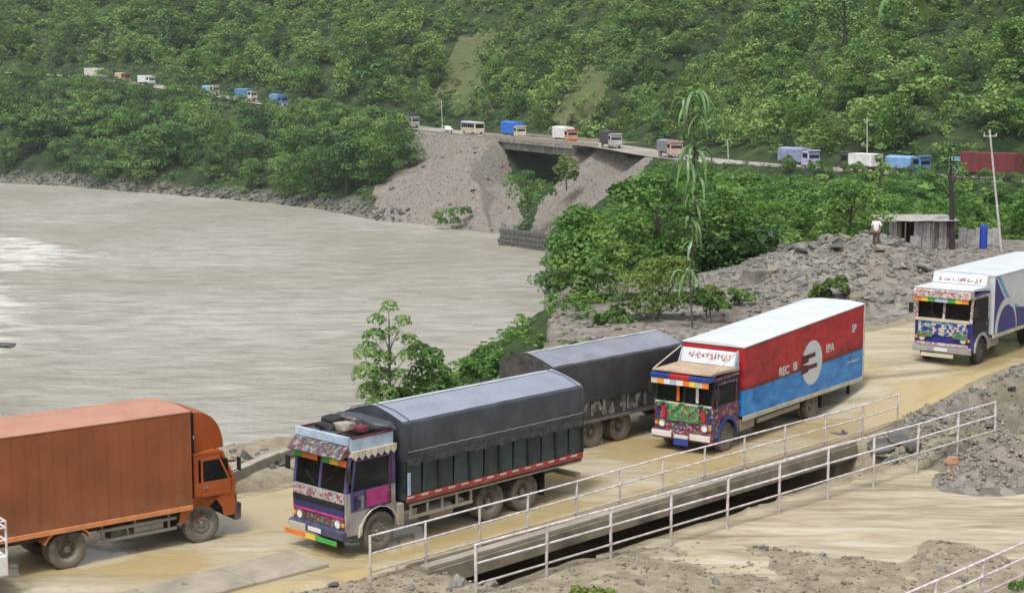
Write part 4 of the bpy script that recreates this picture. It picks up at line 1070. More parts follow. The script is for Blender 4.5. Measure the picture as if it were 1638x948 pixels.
hb = MB().prism([(-.76,2.88),(-.45,2.88),(-.55,3.24),(-.76,3.24)], -1.06, 1.06).build('header_board', M['roof_white'], T, .02)
g = glyphs(11, .16, 8, .75, .2); MB().add([(-.44-.278*(.08+p[2]), .85-p[0]*(1.7/g.w), 2.96+p[2]) for p in g.v], g.f).build('header_lettering', M['faded_red'], hb)['kind'] = 'stuff'
xA, xB, z0, zt = -.95, -9.5, .98, 3.2; bh = 1.2
box = MB().bx(xB, xA, -bh, bh, z0, zt).build('box_body', M['box_white'], T, .015)
MB().prismx([(-bh-.02,zt-.02),(-bh-.02,zt+.03),(-.6,zt+.10),(.6,zt+.10),(bh+.02,zt+.03),(bh+.02,zt-.02)], xB-.02, xA+.02).build('box_roof', M['roof_white'], T, .01)
def wave(pts, m, y, nm):
    MB().add([(p[0], y, p[1]) for p in pts], [tuple(range(len(pts)))]).build(nm, m, T)
for sg in (-1, 1):
    y = sg*(bh+.004)
    lo = [(xA-k*.3, 3.3 - .42*k*.3*1.9 + .10*(k*.3)**2*1.3) for k in range(0, 9)]
    wave([(xA-.02,z0+.02),(xA-.02,3.12)] + [(xA-.2-k*.25, 3.05-1.25*math.sin(k/8*math.pi/2)) for k in range(9)] + [(-3.8,1.75),(-4.9,1.62),(-6.0,1.4),(-6.9,z0+.02)], M['deep_blue'], y, 'blue_wave')
    wave([(xA-.02,3.18),(xA-.45,3.18)] + [(xA-.65-k*.25, 3.05-1.2*math.sin(k/8*math.pi/2)) for k in range(9)] + [(-3.3,1.75)] + [(xA-.4-k*.25, 3.0-1.2*math.sin(k/8*math.pi/2)) for k in range(8,-1,-1)], M['sky_wave'], y+sg*.003, 'pale_wave')
    arc = [(-2.2+1.15*math.cos(a), z0+.05+1.25*math.sin(a)) for a in np.linspace(0,math.pi,16)]
    arc2 = [(-2.3+.98*math.cos(a), z0+.02+1.0*math.sin(a)) for a in np.linspace(math.pi,0,16)]
    wave(arc+arc2, M['box_white'], y+sg*.006, 'white_arc')
    wave([(-8.9,z0+.02),(-6.4,z0+.02)] + [(-6.2-k*.3, z0+.3+1.9*math.sin(k/9*math.pi/2)) for k in range(10)], M['deep_blue'], y, 'blue_wave')
    MB().bx(xB, xA, sg*(bh-.04), sg*(bh+.02), z0-.12, z0-.005).build('skirt', M['cream'], T)
    wheel(T, 0, sg*.96, .52, .26, sg); wheel(T, -5.6, sg*1.0, .52, .25, sg, True)
    MB().bx(-1.9, -1.0, sg*.6, sg*1.06, .5, .9).build('tool_box', M['pale_rail'], T, .02)
    MB().prism([(-.7*math.cos(a), .5+.72*math.sin(a)) for a in np.linspace(0,math.pi,9)] + [(.6*math.cos(a), .5+.6*math.sin(a)) for a in np.linspace(0,math.pi,9)], sg*1.103, sg*1.15).build('wheel_arch', M['silver'], T)
undercarriage(T, xB+.3, .85)
for x in (0, -5.6): axle(T, x, .52)

# ---- white pickup cut by the left edge (only its caged tail shows) ------
tail = G(16, 956)
hd = Vector((-.786,-.618,0)); lf = Vector((-hd.y, hd.x, 0))
T = empty('pickup', tail + hd*3.0 - lf*.8, math.atan2(hd.y, hd.x), 'white pickup with pipe cage, its tail at the bottom left corner', 'pickup')
MB().bx(-3.0,-.9,-.8,.8,.55,1.05).build('load_bed', M['white'], T, .03)
MB().prism([(-.85,.5),(1.6,.5),(1.6,.95),(.95,1.1),(.55,1.7),(-.8,1.75),(-.85,1.1)], -.78, .78).build('cab', M['white'], T, .06)
cg = MB()
for y in (-.77,.77):
    for z in (1.42,1.72,1.88): cg.cyl((-2.98,y,z),(-.9,y,z),.025,n=6)
    for x in (-2.98,-2.3,-1.6,-.92): cg.cyl((x,y,1.05),(x,y,1.88),.03,n=6)
for z in (1.42,1.72,1.88): cg.cyl((-2.98,-.77,z),(-2.98,.77,z),.025,n=6)
cg.build('cage', M['rail'], T)
for sg in (-1,1):
    MB().bx(-.65,.5,sg*.782,sg*.79,1.15,1.62).build('side_window', M['glass'], T)
    MB().bx(-3.03,-3.002,sg*.62,sg*.76,.68,.86).build('tail_light', M['red'], T)
    for x in (.95,-2.3): wheel(T, x, sg*.68, .31, .18, sg)
# ------------------------------------------------------------------ vehicles on the far highway
def far_truck(px, label, cargo, cabm, to_right=True, L=6.2, H=3.2, kind='tarp', lane=-1.9, wd=2.4, front=None):
    p, a = hw_at(px)
    nrm = Vector((-math.sin(a), math.cos(a), 0))
    o = p + nrm*lane + Vector((0,0,.05))
    T = empty('truck' if kind != 'bus' else 'bus', o, a if to_right else a+math.pi, label, 'truck' if kind not in ('bus','car') else kind, 'vehicles queued on the far highway')
    h = wd/2
    if kind == 'bus':
        MB().prismx([(-h,.55),(h,.55),(h,2.7),(h-.25,2.95),(-h+.25,2.95),(-h,2.7)], -L/2, L/2).build('body', cabm, T, .06)
        for sg in (-1,1):
            for i in range(6): MB().bx(-L/2+.5+i*(L-1)/6, -L/2+.35+(i+1)*(L-1)/6, sg*(h+.005), sg*(h+.02), 1.6, 2.35).build('window', M['glass'], T)
            MB().bx(-L/2+.1, L/2-.1, sg*(h+.005), sg*(h+.03), 2.4, 2.68).build('stripe', cargo, T)
            for x in (-L*.3, L*.32): wheel(T, x, sg*(h-.18), .46, .26, sg)
        MB().bx(L/2+.003, L/2+.02, -h+.2, h-.2, 1.5, 2.5).build('windscreen', M['glass'], T)
        return T
    if kind == 'car':
        MB().prism([(-2,.4),(2,.4),(2.05,.8),(1.1,.95),(.5,1.42),(-1.0,1.45),(-1.7,.95),(-2,.9)], -.82, .82).build('body', cabm, T, .06)
        for sg in (-1,1):
            MB().prism([(-1.2,.98),(.9,.98),(.4,1.36),(-.9,1.38)], sg*.823, sg*.83).build('side_window', M['glass'], T)
            for x in (-1.25,1.3): wheel(T, x, sg*.7, .31, .18, sg)
        return T
    xc = L/2-1.5
    MB().bx(-L/2, L/2, -.45, .45, .6, .9).build('chassis', M['chassis'], T)
    top = [(-h,.95),(h,.95),(h,H-.25),(h*.5,H-.05),(0,H),(-h*.5,H-.05),(-h,H-.25)] if kind == 'tarp' else [(-h,.95),(h,.95),(h,H),(-h,H)]
    MB().prismx(top, -L/2, xc-.1).build('cargo_box', cargo, T, .04)
    MB().prism([(xc,.6),(L/2+.1,.6),(L/2+.1,1.6),(L/2-.1,2.55),(xc,2.6)], -h+.06, h-.06).build('cab', cabm, T, .05)
    MB().prism([(L/2+.105,1.6),(L/2+.115,1.6),(L/2-.09,2.45),(L/2-.1,2.45)], -h+.2, h-.2).build('windscreen', M['glass'], T)
    MB().bx(L/2+.05, L/2+.25, -h, h, .45, .8).build('bumper', front or M['silver'], T)
    MB().bx(L/2-.5, L/2+.2, -h+.02, h-.02, 2.62, 2.8).build('visor', front or cabm, T, .03)
    for sg in (-1,1):
        MB().bx(xc+.25, L/2-.2, sg*(h-.055), sg*(h-.045), 1.65, 2.35).build('side_window', M['glass'], T)
        for x in (-L*.3, L*.33): wheel(T, x, sg*(h-.2), .5, .28, sg)
    return T
def P_(n, c, r=.5): 
    if n not in M: M[n] = paint(n, c, r, var=.15, scale=1)
    return M[n]
pale = P_('pale', (.6,.58,.53)); blu = P_('blu', (.10,.22,.42)); brightb = P_('brightb', (.03,.17,.62)); tan = P_('tan', (.5,.4,.28)); dkt = P_('dkt', (.06,.055,.065)); mar = P_('mar', (.16,.03,.035)); ltb = P_('ltb', (.22,.42,.55)); greyb = P_('greyb', (.24,.29,.42)); wht = P_('wht', (.72,.72,.72))
far_truck(162, 'long white lorry among trees, leftmost on the far highway', pale, pale, L=8.5, H=3.4, kind='box')
far_truck(205, 'small tan lorry between two white ones on the far highway', tan, P_('rust', (.3,.16,.1)), L=5, H=2.9)
far_truck(243, 'white van lorry half behind the trees, third from the left', wht, wht, L=5.5, H=3.0, kind='box')
far_truck(346, 'pale blue lorry mostly hidden behind leafy trees', ltb, pale, L=5, H=2.8)
far_truck(402, 'blue lorry with orange rim on the climbing highway', blu, pale, L=7, H=3.4, front=P_('rust', (.3,.16,.1)))
far_truck(454, 'light blue lorry close behind another on the climbing highway', P_('cab_blue', (.14,.28,.48)), blu, L=5, H=3.3)
far_truck(664, 'navy lorry with grey cab beside the top of the landslide', P_('navy2', (.03,.05,.16)), P_('greycab', (.45,.43,.42)), L=6, H=3.2)
far_truck(731, 'small white car on the highway above the landslide', wht, wht, kind='car', lane=-2.6)
far_truck(768, 'cream bus with a blue stripe on the far highway', brightb, P_('creamb', (.58,.5,.38)), L=9.5, kind='bus')
far_truck(834, 'lorry with bright blue cover at the start of the far bridge', brightb, P_('creamb', (.58,.5,.38)), L=8.6, H=3.7)
far_truck(917, 'white lorry with orange cab on the far bridge', wht, P_('orcab', (.55,.3,.2)), L=7.5, H=3.3, front=P_('redcab', (.45,.06,.05)))
far_truck(992, 'dark brown covered lorry with grey cab past the far bridge', dkt, P_('greycab', (.45,.43,.42)), L=7, H=3.3)
far_truck(1088, 'grey lorry with pink cab behind the drooping leaves', P_('greyl', (.2,.22,.24)), P_('pinkc', (.55,.36,.32)), L=6, H=3.0)
far_truck(1292, 'pale blue covered lorry alone on the right part of the highway', greyb, P_('lilac', (.42,.42,.58)), L=6.5, H=3.1)
far_truck(1392, 'dark lorry with a white top half hidden by bushes', wht, dkt, to_right=False, L=6, H=2.7, kind='box')
far_truck(1465, 'lorry with light blue cover sunk behind the bushes', P_('cover', (.2,.36,.6)), blu, L=6, H=2.7)
far_truck(1588, 'maroon container lorry with light blue cab at the right edge', mar, ltb, to_right=False, L=9.5, H=3.6, kind='box')

# ------------------------------------------------------------------ vegetation
def leafset(C, Nn, size, tint, seed=0, aspect=.6):
    """one diamond leaf (two triangles) at each centre"""
    r = np.random.RandomState(seed); n = len(C)
    Nn = Nn / np.linalg.norm(Nn, axis=1)[:, None]
    t = r.normal(size=(n, 3)); t -= (t*Nn).sum(1)[:, None]*Nn; t /= np.linalg.norm(t, axis=1)[:, None]
    b = np.cross(Nn, t); s = np.asarray(size).reshape(-1, 1)
    v = np.stack([C - t*s, C + b*s*aspect + Nn*s*.12, C + t*s, C - b*s*aspect + Nn*s*.12], 1).reshape(-1, 3)
    return v, np.arange(4*n).reshape(-1, 4), np.repeat(tint, 4)
def clumps_leaves(cl, seed, leaf, jit=.55, flat=.8, tint0=.5, spread=.22):
    """cl: (x, y, z, radius, leaves)"""
    r = np.random.RandomState(seed); C, Nn, S, T = [], [], [], []
    for (x, y, z, R, n) in cl:
        d = r.normal(size=(n, 3)); d /= np.linalg.norm(d, axis=1)[:, None]; d[:, 2] = np.where(d[:, 2] < -.5, -d[:, 2], d[:, 2])
        rad = R * (1 - np.abs(r.normal(0, .22, n)))[:, None]
        C.append(np.array((x, y, z)) + d*rad*np.array((1, 1, flat))); Nn.append(d + np.array((0,0,.55)) + r.normal(0, jit, (n, 3)))
        S.append(leaf*r.uniform(.6, 1.35, n)); T.append(np.clip(tint0 + r.normal(0, spread) + r.normal(0, .12, n), 0, 1))
    return np.concatenate(C), np.concatenate(Nn), np.concatenate(S), np.concatenate(T)
def unit_crown(seed, nc, per, leaf, rx=.42, z0=.3, z1=1.0, cone=0.0):
    r = random.Random(seed); cl = []
    for _ in range(nc):
        k = r.random(); z = z0 + (z1-z0)*k
        rr = rx * math.sqrt(max(.08, 1-(2*k-1)**2)) * (1 - cone*k) * math.sqrt(r.random())
        a = r.uniform(0, 6.283); R = r.uniform(.09, .19)
        cl.append((rr*math.cos(a), rr*math.sin(a), z - R*.4, R, per))
    return cl
def unit_trunk(seed, z=.7, r0=.03):
    r = random.Random(seed); mb = MB(); p = Vector((0,0,-.06)); q = Vector((r.uniform(-.03,.03), r.uniform(-.03,.03), z*.5))
    mb.cyl(p, q, r0, r0*.7, 7); t = Vector((r.uniform(-.05,.05), r.uniform(-.05,.05), z)); mb.cyl(q, t, r0*.7, r0*.3, 6)
    for _ in range(5):
        k = r.uniform(.4, 1); b = q.lerp(t, k-.3 if k > .3 else 0); a = r.uniform(0, 6.283)
        mb.cyl(b, b + Vector((.25*math.cos(a), .25*math.sin(a), r.uniform(.12,.28))), r0*.35, r0*.12, 5)
    return mb
CROWN, TRUNK, LOW, LOW2 = [], [], [], []
for k in range(7):
    cone = [0, .25, 0, .35, .1, 0, .2][k]; rx = [.42, .36, .5, .34, .45, .55, .4][k]; z0 = [.3, .22, .28, .2, .25, .12, .3][k]
    C, Nn, S, T = clumps_leaves(unit_crown(100+k, 38, 95, .03, rx, z0, .98, cone), 200+k, .021)
    v, f, t = leafset(C, Nn, S, T, k); CROWN.append(np_mesh('crown', v, f, M['leaf'], {'tint': t}))
    TRUNK.append(unit_trunk(300+k).mesh('trunk', M['bark'], True))
    C, Nn, S, T = clumps_leaves(unit_crown(400+k, 22, 26, .05, rx, z0*.7, .98, cone), 500+k, .036)
    LOW.append(leafset(C, Nn, S, T, 50+k))
    C, Nn, S, T = clumps_leaves(unit_crown(600+k, 9, 10, .1, .5, .1, .95, 0), 700+k, .085)
    LOW2.append(leafset(C, Nn, S, T, 70+k))
def tree(name, label, x, y, H, k, group=None, wide=1.0, z=None, cat='tree', crowns=None):
    z = gz(x, y) if z is None else z
    r = empty(name, (x, y, z), rnd.uniform(0, 6.283), label, cat, group); r.scale = (H*wide, H*wide, H)
    link('crown', (crowns or CROWN)[k], r); link('trunk', TRUNK[k], r)
    return r
CROWN_T, CROWN_L = [], []
for c in CROWN:
    c3 = c.copy(); c3.materials[0] = M['leaf_lime']; CROWN_L.append(c3)
    c2 = c.copy(); c2.materials[0] = M['leaf_near']; CROWN_T.append(c2)
def hit(px, py, y0=60, y1=700):
    Y = np.arange(y0, y1, .4); d = sight(px, py); X = d.x/d.y*Y; Z = CAM_H + d.z/d.y*Y
    b = np.nonzero(Z < ground_z(X, Y))[0]; i = b[0] if len(b) else len(Y)-1
    return Vector((X[i], Y[i], Z[i]))
_used = {}
def uniq(txt):
    n = _used.get(txt, 0); _used[txt] = n + 1
    return txt
MARKS = [(60,'at the left edge'),(162,'under the long white lorry'),(243,'under the white van lorry'),(322,'left of the blue lorry'),(402,'under the blue lorry'),(470,'past the light blue lorry'),(545,'left of the navy lorry'),(640,'beside the landslide')]
UPM = [(60,'at the left edge'),(200,'over the white lorries'),(402,'over the blue lorry'),(550,'left of the navy lorry'),(664,'over the navy lorry'),(800,'over the cream bus'),(917,'over the far bridge'),(1010,'over the dark brown lorry'),(1130,'behind the drooping plant'),(1292,'over the pale blue lorry'),(1392,'over the slim pole'),(1490,'over the shack'),(1600,'over the maroon lorry')]
def mark(px, L): return min(L, key=lambda m: abs(m[0]-px))[1]
hwpx = np.array([proj(p) for p in HW]); 
def hwline(px): return np.interp(px, hwpx[:, 0], hwpx[:, 1])
def spread(n, xr, yr, ok, dmin, seed):
    """n well separated ground places that pass ok()"""
    r = np.random.RandomState(seed); X = r.uniform(*xr, n*14); Y = r.uniform(*yr, n*14)
    m = ok(X, Y); X, Y = X[m], Y[m]; keep = []; cell = {}
    for x, y in zip(X, Y):
        c = (int(x/dmin), int(y/dmin))
        if any((x-q[0])**2 + (y-q[1])**2 < dmin*dmin for i in (-1,0,1) for j in (-1,0,1) for q in cell.get((c[0]+i, c[1]+j), ())): continue
        cell.setdefault(c, []).append((x, y)); keep.append((x, y))
        if len(keep) >= n: break
    K = np.array(keep); Z, Qk = ground_z(K[:, 0], K[:, 1], True); return K, Z, Qk
def bare(X, Y, Z):
    a, b_ = projv(X, Y, Z); r = np.zeros(X.shape, bool)
    for q in DRY: r |= inside(a, b_, q)
    return r
def ok_bank(X, Y):
    Z, q = ground_z(X, Y, True); px, py = projv(X, Y, Z)
    return (~q['inN']) & (~q['inW']) & (q['sH'] < 0) & (q['dH'] > 6) & (q['dW'] > 3) & (px > -60) & (px < 700) & (Y > 250) & ~inside(X, Y, SLIDE) & ~inside(X, Y, FAN) & (q['dg2'] > 6)
K, Z, q = spread(120, (-185, 5), (300, 540), ok_bank, 5.0, 5)
nb = 0
def bank_label(px, x, y, z, H):
    size = 'Tall' if H > 9.5 else 'Medium' if H > 6 else 'Small'
    row = 'at the water edge' if z < -12 else 'low on the far bank' if z < -7 else 'high on the far bank' if z < -2 else 'beside the highway'
    return '%s leafy tree %s, %s' % (size.lower(), row, mark(px, MARKS))
def hill_label(x, y, z, H):
    px, py = proj((x, y, z)); size = 'tall' if H > 6.5 else 'medium' if H > 4.8 else 'small'; up = hwline(px) - py
    row = 'just above the highway' if up < 45 else 'halfway up the hillside' if up < 120 else 'high on the hillside'
    return '%s green tree %s, %s' % (size, row, mark(px, UPM))
def terr_label(px, y, H):
    size = 'tall' if H > 4 else 'medium' if H > 2.6 else 'low'; row = 'near the rubble' if y < 130 else 'mid terrace' if y < 180 else 'next to the highway'
    return '%s bushy shrub %s, %s' % (size, row, mark(px, [(920,'above the full green tree'),(1010,'left of the drooping plant'),(1110,'behind the drooping plant'),(1200,'above the dark bush'),(1292,'below the pale blue lorry'),(1400,'behind the shack'),(1490,'between shack and highway'),(1600,'behind the leaning pole')]))
for i in np.argsort(K[:, 1]):
    x, y, z = K[i, 0], K[i, 1], Z[i]; H = rnd.uniform(6.5, 12.5)
    px, _ = proj((x, y, z)); line = hwline(px) + (rnd.uniform(-9, 4) if px < 130 else rnd.uniform(-7, 5) if px < 275 else rnd.uniform(-5, 7) if px < 480 else rnd.uniform(-26, -4) if px < 640 else rnd.uniform(4, 12))
    top = at(px, line, y).z - z                      # keep the traffic in sight, as it is
    if rnd.random() < .12: top += 3
    H = min(H, top)
    if H < 2.2: continue
    tree('riverbank_tree', bank_label(px, x, y, z, H), x, y, H, rnd.choice((0,1,2,4,5,6)), 'trees on the far river bank', rnd.uniform(.95, 1.35) if H > 5 else 1.4, z, 'tree', CROWN_T if nb % 3 == 0 else None); nb += 1
for px, py, H, k in ((322, 235, 13.5, 4), (478, 245, 13, 0), (548, 232, 10, 6), (590, 260, 13.5, 2), (628, 262, 12.5, 0), (655, 268, 9, 4), (30, 215, 13, 4), (92, 225, 12, 2), (205, 205, 7, 1)):
    p = hit(px, py, 300); tree('riverbank_tree', bank_label(px, p.x, p.y, p.z, H), p.x, p.y, H, k, 'trees on the far river bank', 1.0, p.z - .3); nb += 1
for px in list(range(-20, 128, 16)) + list(range(285, 392, 15)) + list(range(425, 444, 9)) + list(range(470, 650, 13)):
    p, a = hw_at(px); y = p.y - 9; x = (px-819)/FOC*(y*1.0)*1.0 + 0; z = gz(x, y); H = at(px, hwline(px) + (rnd.uniform(-12, -1) if px < 470 else rnd.uniform(-24, -8)), y).z - z
    tree('riverbank_tree', bank_label(px, x, y, z, H), x, y, max(3, H), rnd.choice((0,2,4,5)), 'trees on the far river bank', rnd.uniform(.9, 1.2), z)
def ok_hill(X, Y):
    Z, q = ground_z(X, Y, True); px, py = projv(X, Y, Z)
    return (q['sH'] > 0) & (q['dH'] > 7.5) & (q['dH'] < 95) & (Y > 150) & (px > -70) & (px < 1720) & (py > -45) & ~bare(X, Y, Z)
K, Z, q = spread(1600, (-215, 170), (170, 680), ok_hill, 2.8, 6)
D = np.argsort(q['dH'] + K[:, 1]*.15)
low = []
big = 0
for n, i in enumerate(D):
    x, y, z = K[i, 0], K[i, 1], Z[i]; H = min(rnd.lognormvariate(1.5, .38), 9.5) * (1.15 if x < -20 else 1.0)
    if n % 4 == 0 and big < 150 and H > 3.4:
        tree('hillside_tree', hill_label(x, y, z, H), x, y, H*1.1, rnd.randrange(7), 'trees on the wooded hillside', rnd.uniform(.95, 1.4), z - .2, 'tree', CROWN_L if big % 5 == 2 else CROWN_T if big % 3 == 0 else None); big += 1
    else: low.append((x, y, z - .3, H, rnd.uniform(.95, 1.5)))
def mass(name, items, label, seed, parent_mat='leaf', tvar=.3, src=None):
    r = np.random.RandomState(seed); V, Fc, T = [], [], []; o = 0; dk = -.16 if src is not None and parent_mat == 'leaf' else 0  # undergrowth tinted darker, painting shaded gaps between the trees
    for (x, y, z, H, wd) in items:
        v, f, t = (src or LOW)[r.randint(7)]; a = r.uniform(0, 6.283); ca, sa = math.cos(a), math.sin(a)
        vv = np.stack([(v[:, 0]*ca - v[:, 1]*sa)*H*wd + x, (v[:, 0]*sa + v[:, 1]*ca)*H*wd + y, v[:, 2]*H + z], 1)
        V.append(vv); Fc.append(f + o); o += len(v); T.append(np.clip(t + dk + r.uniform(-tvar, tvar), 0, 1))
    ob = link(name, np_mesh(name, np.concatenate(V), np.concatenate(Fc), M[parent_mat], {'tint': np.concatenate(T)}))
    return tag(ob, label, kind='stuff')
for px in list(range(1180, 1262, 20)) + list(range(1335, 1700, 11)):
    p, a = hw_at(px); nrm = Vector((math.sin(a), -math.cos(a), 0)); c = p + nrm*rnd.uniform(7, 11); z = gz(c.x, c.y); q = proj((c.x, c.y, z))[0]
    H = at(q, hwline(q) - (rnd.uniform(-4, 4) if px < 1300 else rnd.uniform(4, 20)), c.y).z - z
    tree('terrace_bush', terr_label(q, c.y, H), c.x, c.y, max(H, 1.2), rnd.choice((2,5,5,0)), 'shrubs on the terrace', rnd.uniform(.8, 1.2), z-.1, 'shrub', CROWN_T)
mass('forest', [q for n, q in enumerate(low) if n % 5], 'dense green forest covering the hillside', 1, tvar=.42)
mass('pale_thicket', low[::5], 'paler yellow green trees mixed into the hillside forest', 6, 'leaf_lime', .3)
# undergrowth: hill, banks, edge of the near plateau
und = []
def ok_und(X, Y):
    Z, q = ground_z(X, Y, True); px, py = projv(X, Y, Z)
    hill = (q['sH'] > 0) & (q['dH'] > 5.5) & (q['dH'] < 90) & (py > -30) & (Y > 150) & ~((bare(X, Y, Z)) & (np.sin(X*12.9+Y*7.1) > -.6))
    bank = (~q['inN']) & (~q['inW']) & (q['sH'] < 0) & (q['dH'] > 5.5) & (q['dW'] > 1.0) & (Y > 250) & ~inside(X, Y, SLIDE) & ~inside(X, Y, FAN)
    return (hill | bank) & (px > -60) & (px < 1710)
K, Z, q = spread(2700, (-215, 170), (170, 680), ok_und, 1.5, 8)
for (x, y), z in zip(K, Z): und.append((x, y, z-.15, rnd.uniform(.8, 2.3), rnd.uniform(1.2, 2.0)))
mass('undergrowth', und, 'low green shrubs and ground cover on the hill and far banks', 2, src=LOW2)
# bushes of the terrace between the near road and the highway
def ok_terr(X, Y):
    Z, q = ground_z(X, Y, True); px, py = projv(X, Y, Z)
    right = (px > 985) | (Y > 135)
    return ((q['inN'] & (Y > 88) & ((Y > 100) | (px < 1215)) & (q['dH'] > 6)) | ((~q['inN']) & (~q['inW']) & (X > 4) & (Y > 95) & (Y < 255) & (q['dW'] > 4))) & (q['sH'] < 0) & (px > 865) & (px < 1720) & right & ~((px > 1380) & (Y < 124)) & ~((px < 985) & (Y < 108))
K, Z, q = spread(210, (2, 90), (88, 250), ok_terr, 2.7, 9)
nt_ = 0; lowt = []
for (x, y), z in zip(K, Z):
    px, _ = proj((x, y, z)); lim = hwline(px) + (rnd.uniform(4, 22) if px < 1340 else rnd.uniform(-9, 6))
    H = min(rnd.uniform(2.6, 6.0), at(px, lim, y).z - z)
    if H < 1.0: continue
    if nt_ < 95: tree('terrace_bush', terr_label(px, y, H), x, y, H, rnd.choice((2, 5, 5, 0)), 'shrubs on the terrace', rnd.uniform(1.15, 1.6), z-.1, 'shrub', CROWN_T); nt_ += 1
    else: lowt.append((x, y, z-.1, H, 1.5))
K, Z, q = spread(1300, (2, 90), (88, 255), ok_terr, 1.1, 10)
for (x, y), z in zip(K, Z):
    px, _ = proj((x, y, z)); H = min(rnd.uniform(.9, 2.4), max(.5, at(px, hwline(px)+16, y).z - z)); lowt.append((x, y, z-.1, H, rnd.uniform(1.2, 1.9)))
def ok_near(X, Y):
    Z, q = ground_z(X, Y, True); dn, _, _ = pdist(X, Y, N_POLY, True)
    return ((~q['inN']) & (~q['inW']) & (Y > 40) & (Y < 112) & (dn < 16) & (q['dW'] > 1) & (q['sH'] < 0)) | (q['inN'] & (dn < 2.2) & (Y > 54) & (Y < 105) & (X < 14) & (q['t'] > 11))
K, Z, q = spread(900, (-40, 12), (42, 112), ok_near, .75, 12)
near_cover = [(x, y, z-.1, rnd.uniform(.4, 1.0), rnd.uniform(1.2, 2.0)) for (x, y), z in zip(K, Z) if (rnd.random() < .55 or y > 78) and ( (proj((x, y, z))[0] > 700 and not (845 < proj((x, y, z))[0] < 985 and y > 80)) or (560 < proj((x, y, z))[0] < 700 and rnd.random() < .5))]
mass('bank_cover', near_cover, 'weeds and low shrubs on the near river bank', 4, 'leaf_near', .3, LOW2)
mass('terrace_cover', [q for q in lowt if q[1] >= 130], 'low green cover between the bushes of the terrace', 3, 'leaf_near', .3, LOW2)
mass('terrace_weeds', [q for q in lowt if q[1] < 130], 'leafy weeds behind the stones of the near terrace', 5, 'leaf_near', .3)

def px_tree(name, label, Y, base, clp, leaf, m, seed, trunk_r=.12, n=150, cat='tree', tint0=.5, trunk=True, spread_=.2, bark='bark'):
    """a single tree whose leaf clumps are surveyed as (column, row, radius in px, offset in depth)"""
    b = at(base[0], base[1], Y); root = empty(name, b, 0, label, cat); cl = []; s = Y*1.01/FOC; mb = MB()
    top = Vector((0,0,0))
    r = random.Random(seed)
    for q in clp:
        p = at(q[0], q[1], Y + (q[3] if len(q) > 3 else r.uniform(-1, 1)*q[2]*s*1.2)) - b
        cl.append((p.x, p.y, p.z, q[2]*s, int(n*(q[4] if len(q) > 4 else 1))))
        if p.z > top.z: top = p
    C, Nn, S, T = clumps_leaves(cl, seed, leaf, tint0=tint0, spread=spread_); v, f, t = leafset(C, Nn, S, T, seed)
    link('crown', np_mesh('crown', v, f, M[m], {'tint': t}), root)
    if trunk:
        mb.cyl((0,0,-.6), top*.45, trunk_r, trunk_r*.75, 8); mb.cyl(top*.45, top*.92, trunk_r*.75, trunk_r*.25, 7)
        for c in cl:
            k = min(.85, max(.2, c[2]/max(top.z, .1)*.75)); a = top*k; mb.cyl(a, a.lerp(Vector(c[:3]), .9), trunk_r*.35, trunk_r*.1, 5)
        mb.build('trunk', M[bark], root, smooth=True)
    return root
px_tree('sapling_tree', 'sparse young tree against the river behind the dark tarpaulin truck', 60, (624, 700), [(622,492,16,0,.35),(603,512,16,0,.35),(643,515,16,0,.4),(598,540,20,0,.7),(628,535,18,0,.35),(655,545,16,0,.5),(588,565,24,0,.9),(614,575,20,0,.6),(652,570,16,0,.35),(585,598,24),(610,605,24),(640,600,16,0,.3),(590,628,24),(615,632,24),(600,650,20)], .075, 'leaf_near', 21, .08, 300, tint0=.78)
px_tree('round_bush', 'dense green bush beside the sparse young tree behind the dark truck', 61.5, (686, 690), [(670,562,20),(690,572,22),(676,595,26),(702,600,24),(660,618,24),(690,625,28),(716,618,18),(640,636,22),(672,640,24)], .08, 'leaf_near', 22, .07, 340, 'shrub', .38)
px_tree('roadside_tree', 'full green tree on the bank above the brown river edge', 82, (935, 525), [(925,345,24),(905,365,26),(950,362,26),(893,392,22),(930,390,30),(965,388,26),(985,405,24),(905,420,28),(945,422,32),(980,432,24),(925,450,30),(960,458,30),(895,448,14,0,.3),(935,482,30),(965,488,22),(908,490,18,0,.4),(888,500,16,0,.5),(925,505,20)], .12, 'leaf_near', 23, .22, 330, tint0=.8, bark='bark_dark')
px_tree('pale_bush', 'light yellow green bush at the right of the full green tree', 76, (1040, 520), [(1040,432,26),(1068,425,24),(1015,455,28),(1050,460,30),(1085,452,26),(1000,485,26),(1030,488,28),(1062,487,26),(1090,480,20),(985,505,18),(1092,425,20)], .09, 'leaf_lime', 24, .07, 380, 'shrub', .75)
px_tree('dark_bush', 'dark bush above the thin pale concrete wall', 90, (1180, 450), [(1140,400,30),(1170,372,28),(1195,395,34),(1225,385,28),(1160,425,30),(1205,425,30),(1240,408,22),(1120,430,22),(1185,445,26)], .16, 'leaf', 25, .13, 220, 'shrub', .28)
px_tree('low_bush', 'low green bush at the foot of the full green tree', 75, (985, 535), [(960,512,14),(980,508,16),(1000,515,14),(970,524,14),(1015,518,12)], .08, 'leaf_near', 39, .04, 200, 'shrub', .6)
px_tree('low_bush', 'low yellow green bush just right of the drooping plant', 77, (1128, 500), [(1118,470,14),(1136,466,14),(1150,474,12),(1128,484,15),(1108,482,12)], .08, 'leaf_lime', 40, .04, 220, 'shrub', .6)
px_tree('low_bush', 'grassy green bush in front of the upright concrete block', 79, (1185, 485), [(1172,468,10),(1188,472,12),(1200,478,10),(1178,480,10)], .07, 'leaf_near', 41, .03, 180, 'shrub', .7)
px_tree('grey_bush', 'small grey green shrub on the stones behind the red truck', 75, (1140, 505), [(1128,478,12),(1148,482,12),(1138,492,14),(1160,490,10)], .09, 'leaf_near', 38, .04, 160, 'shrub', .45)
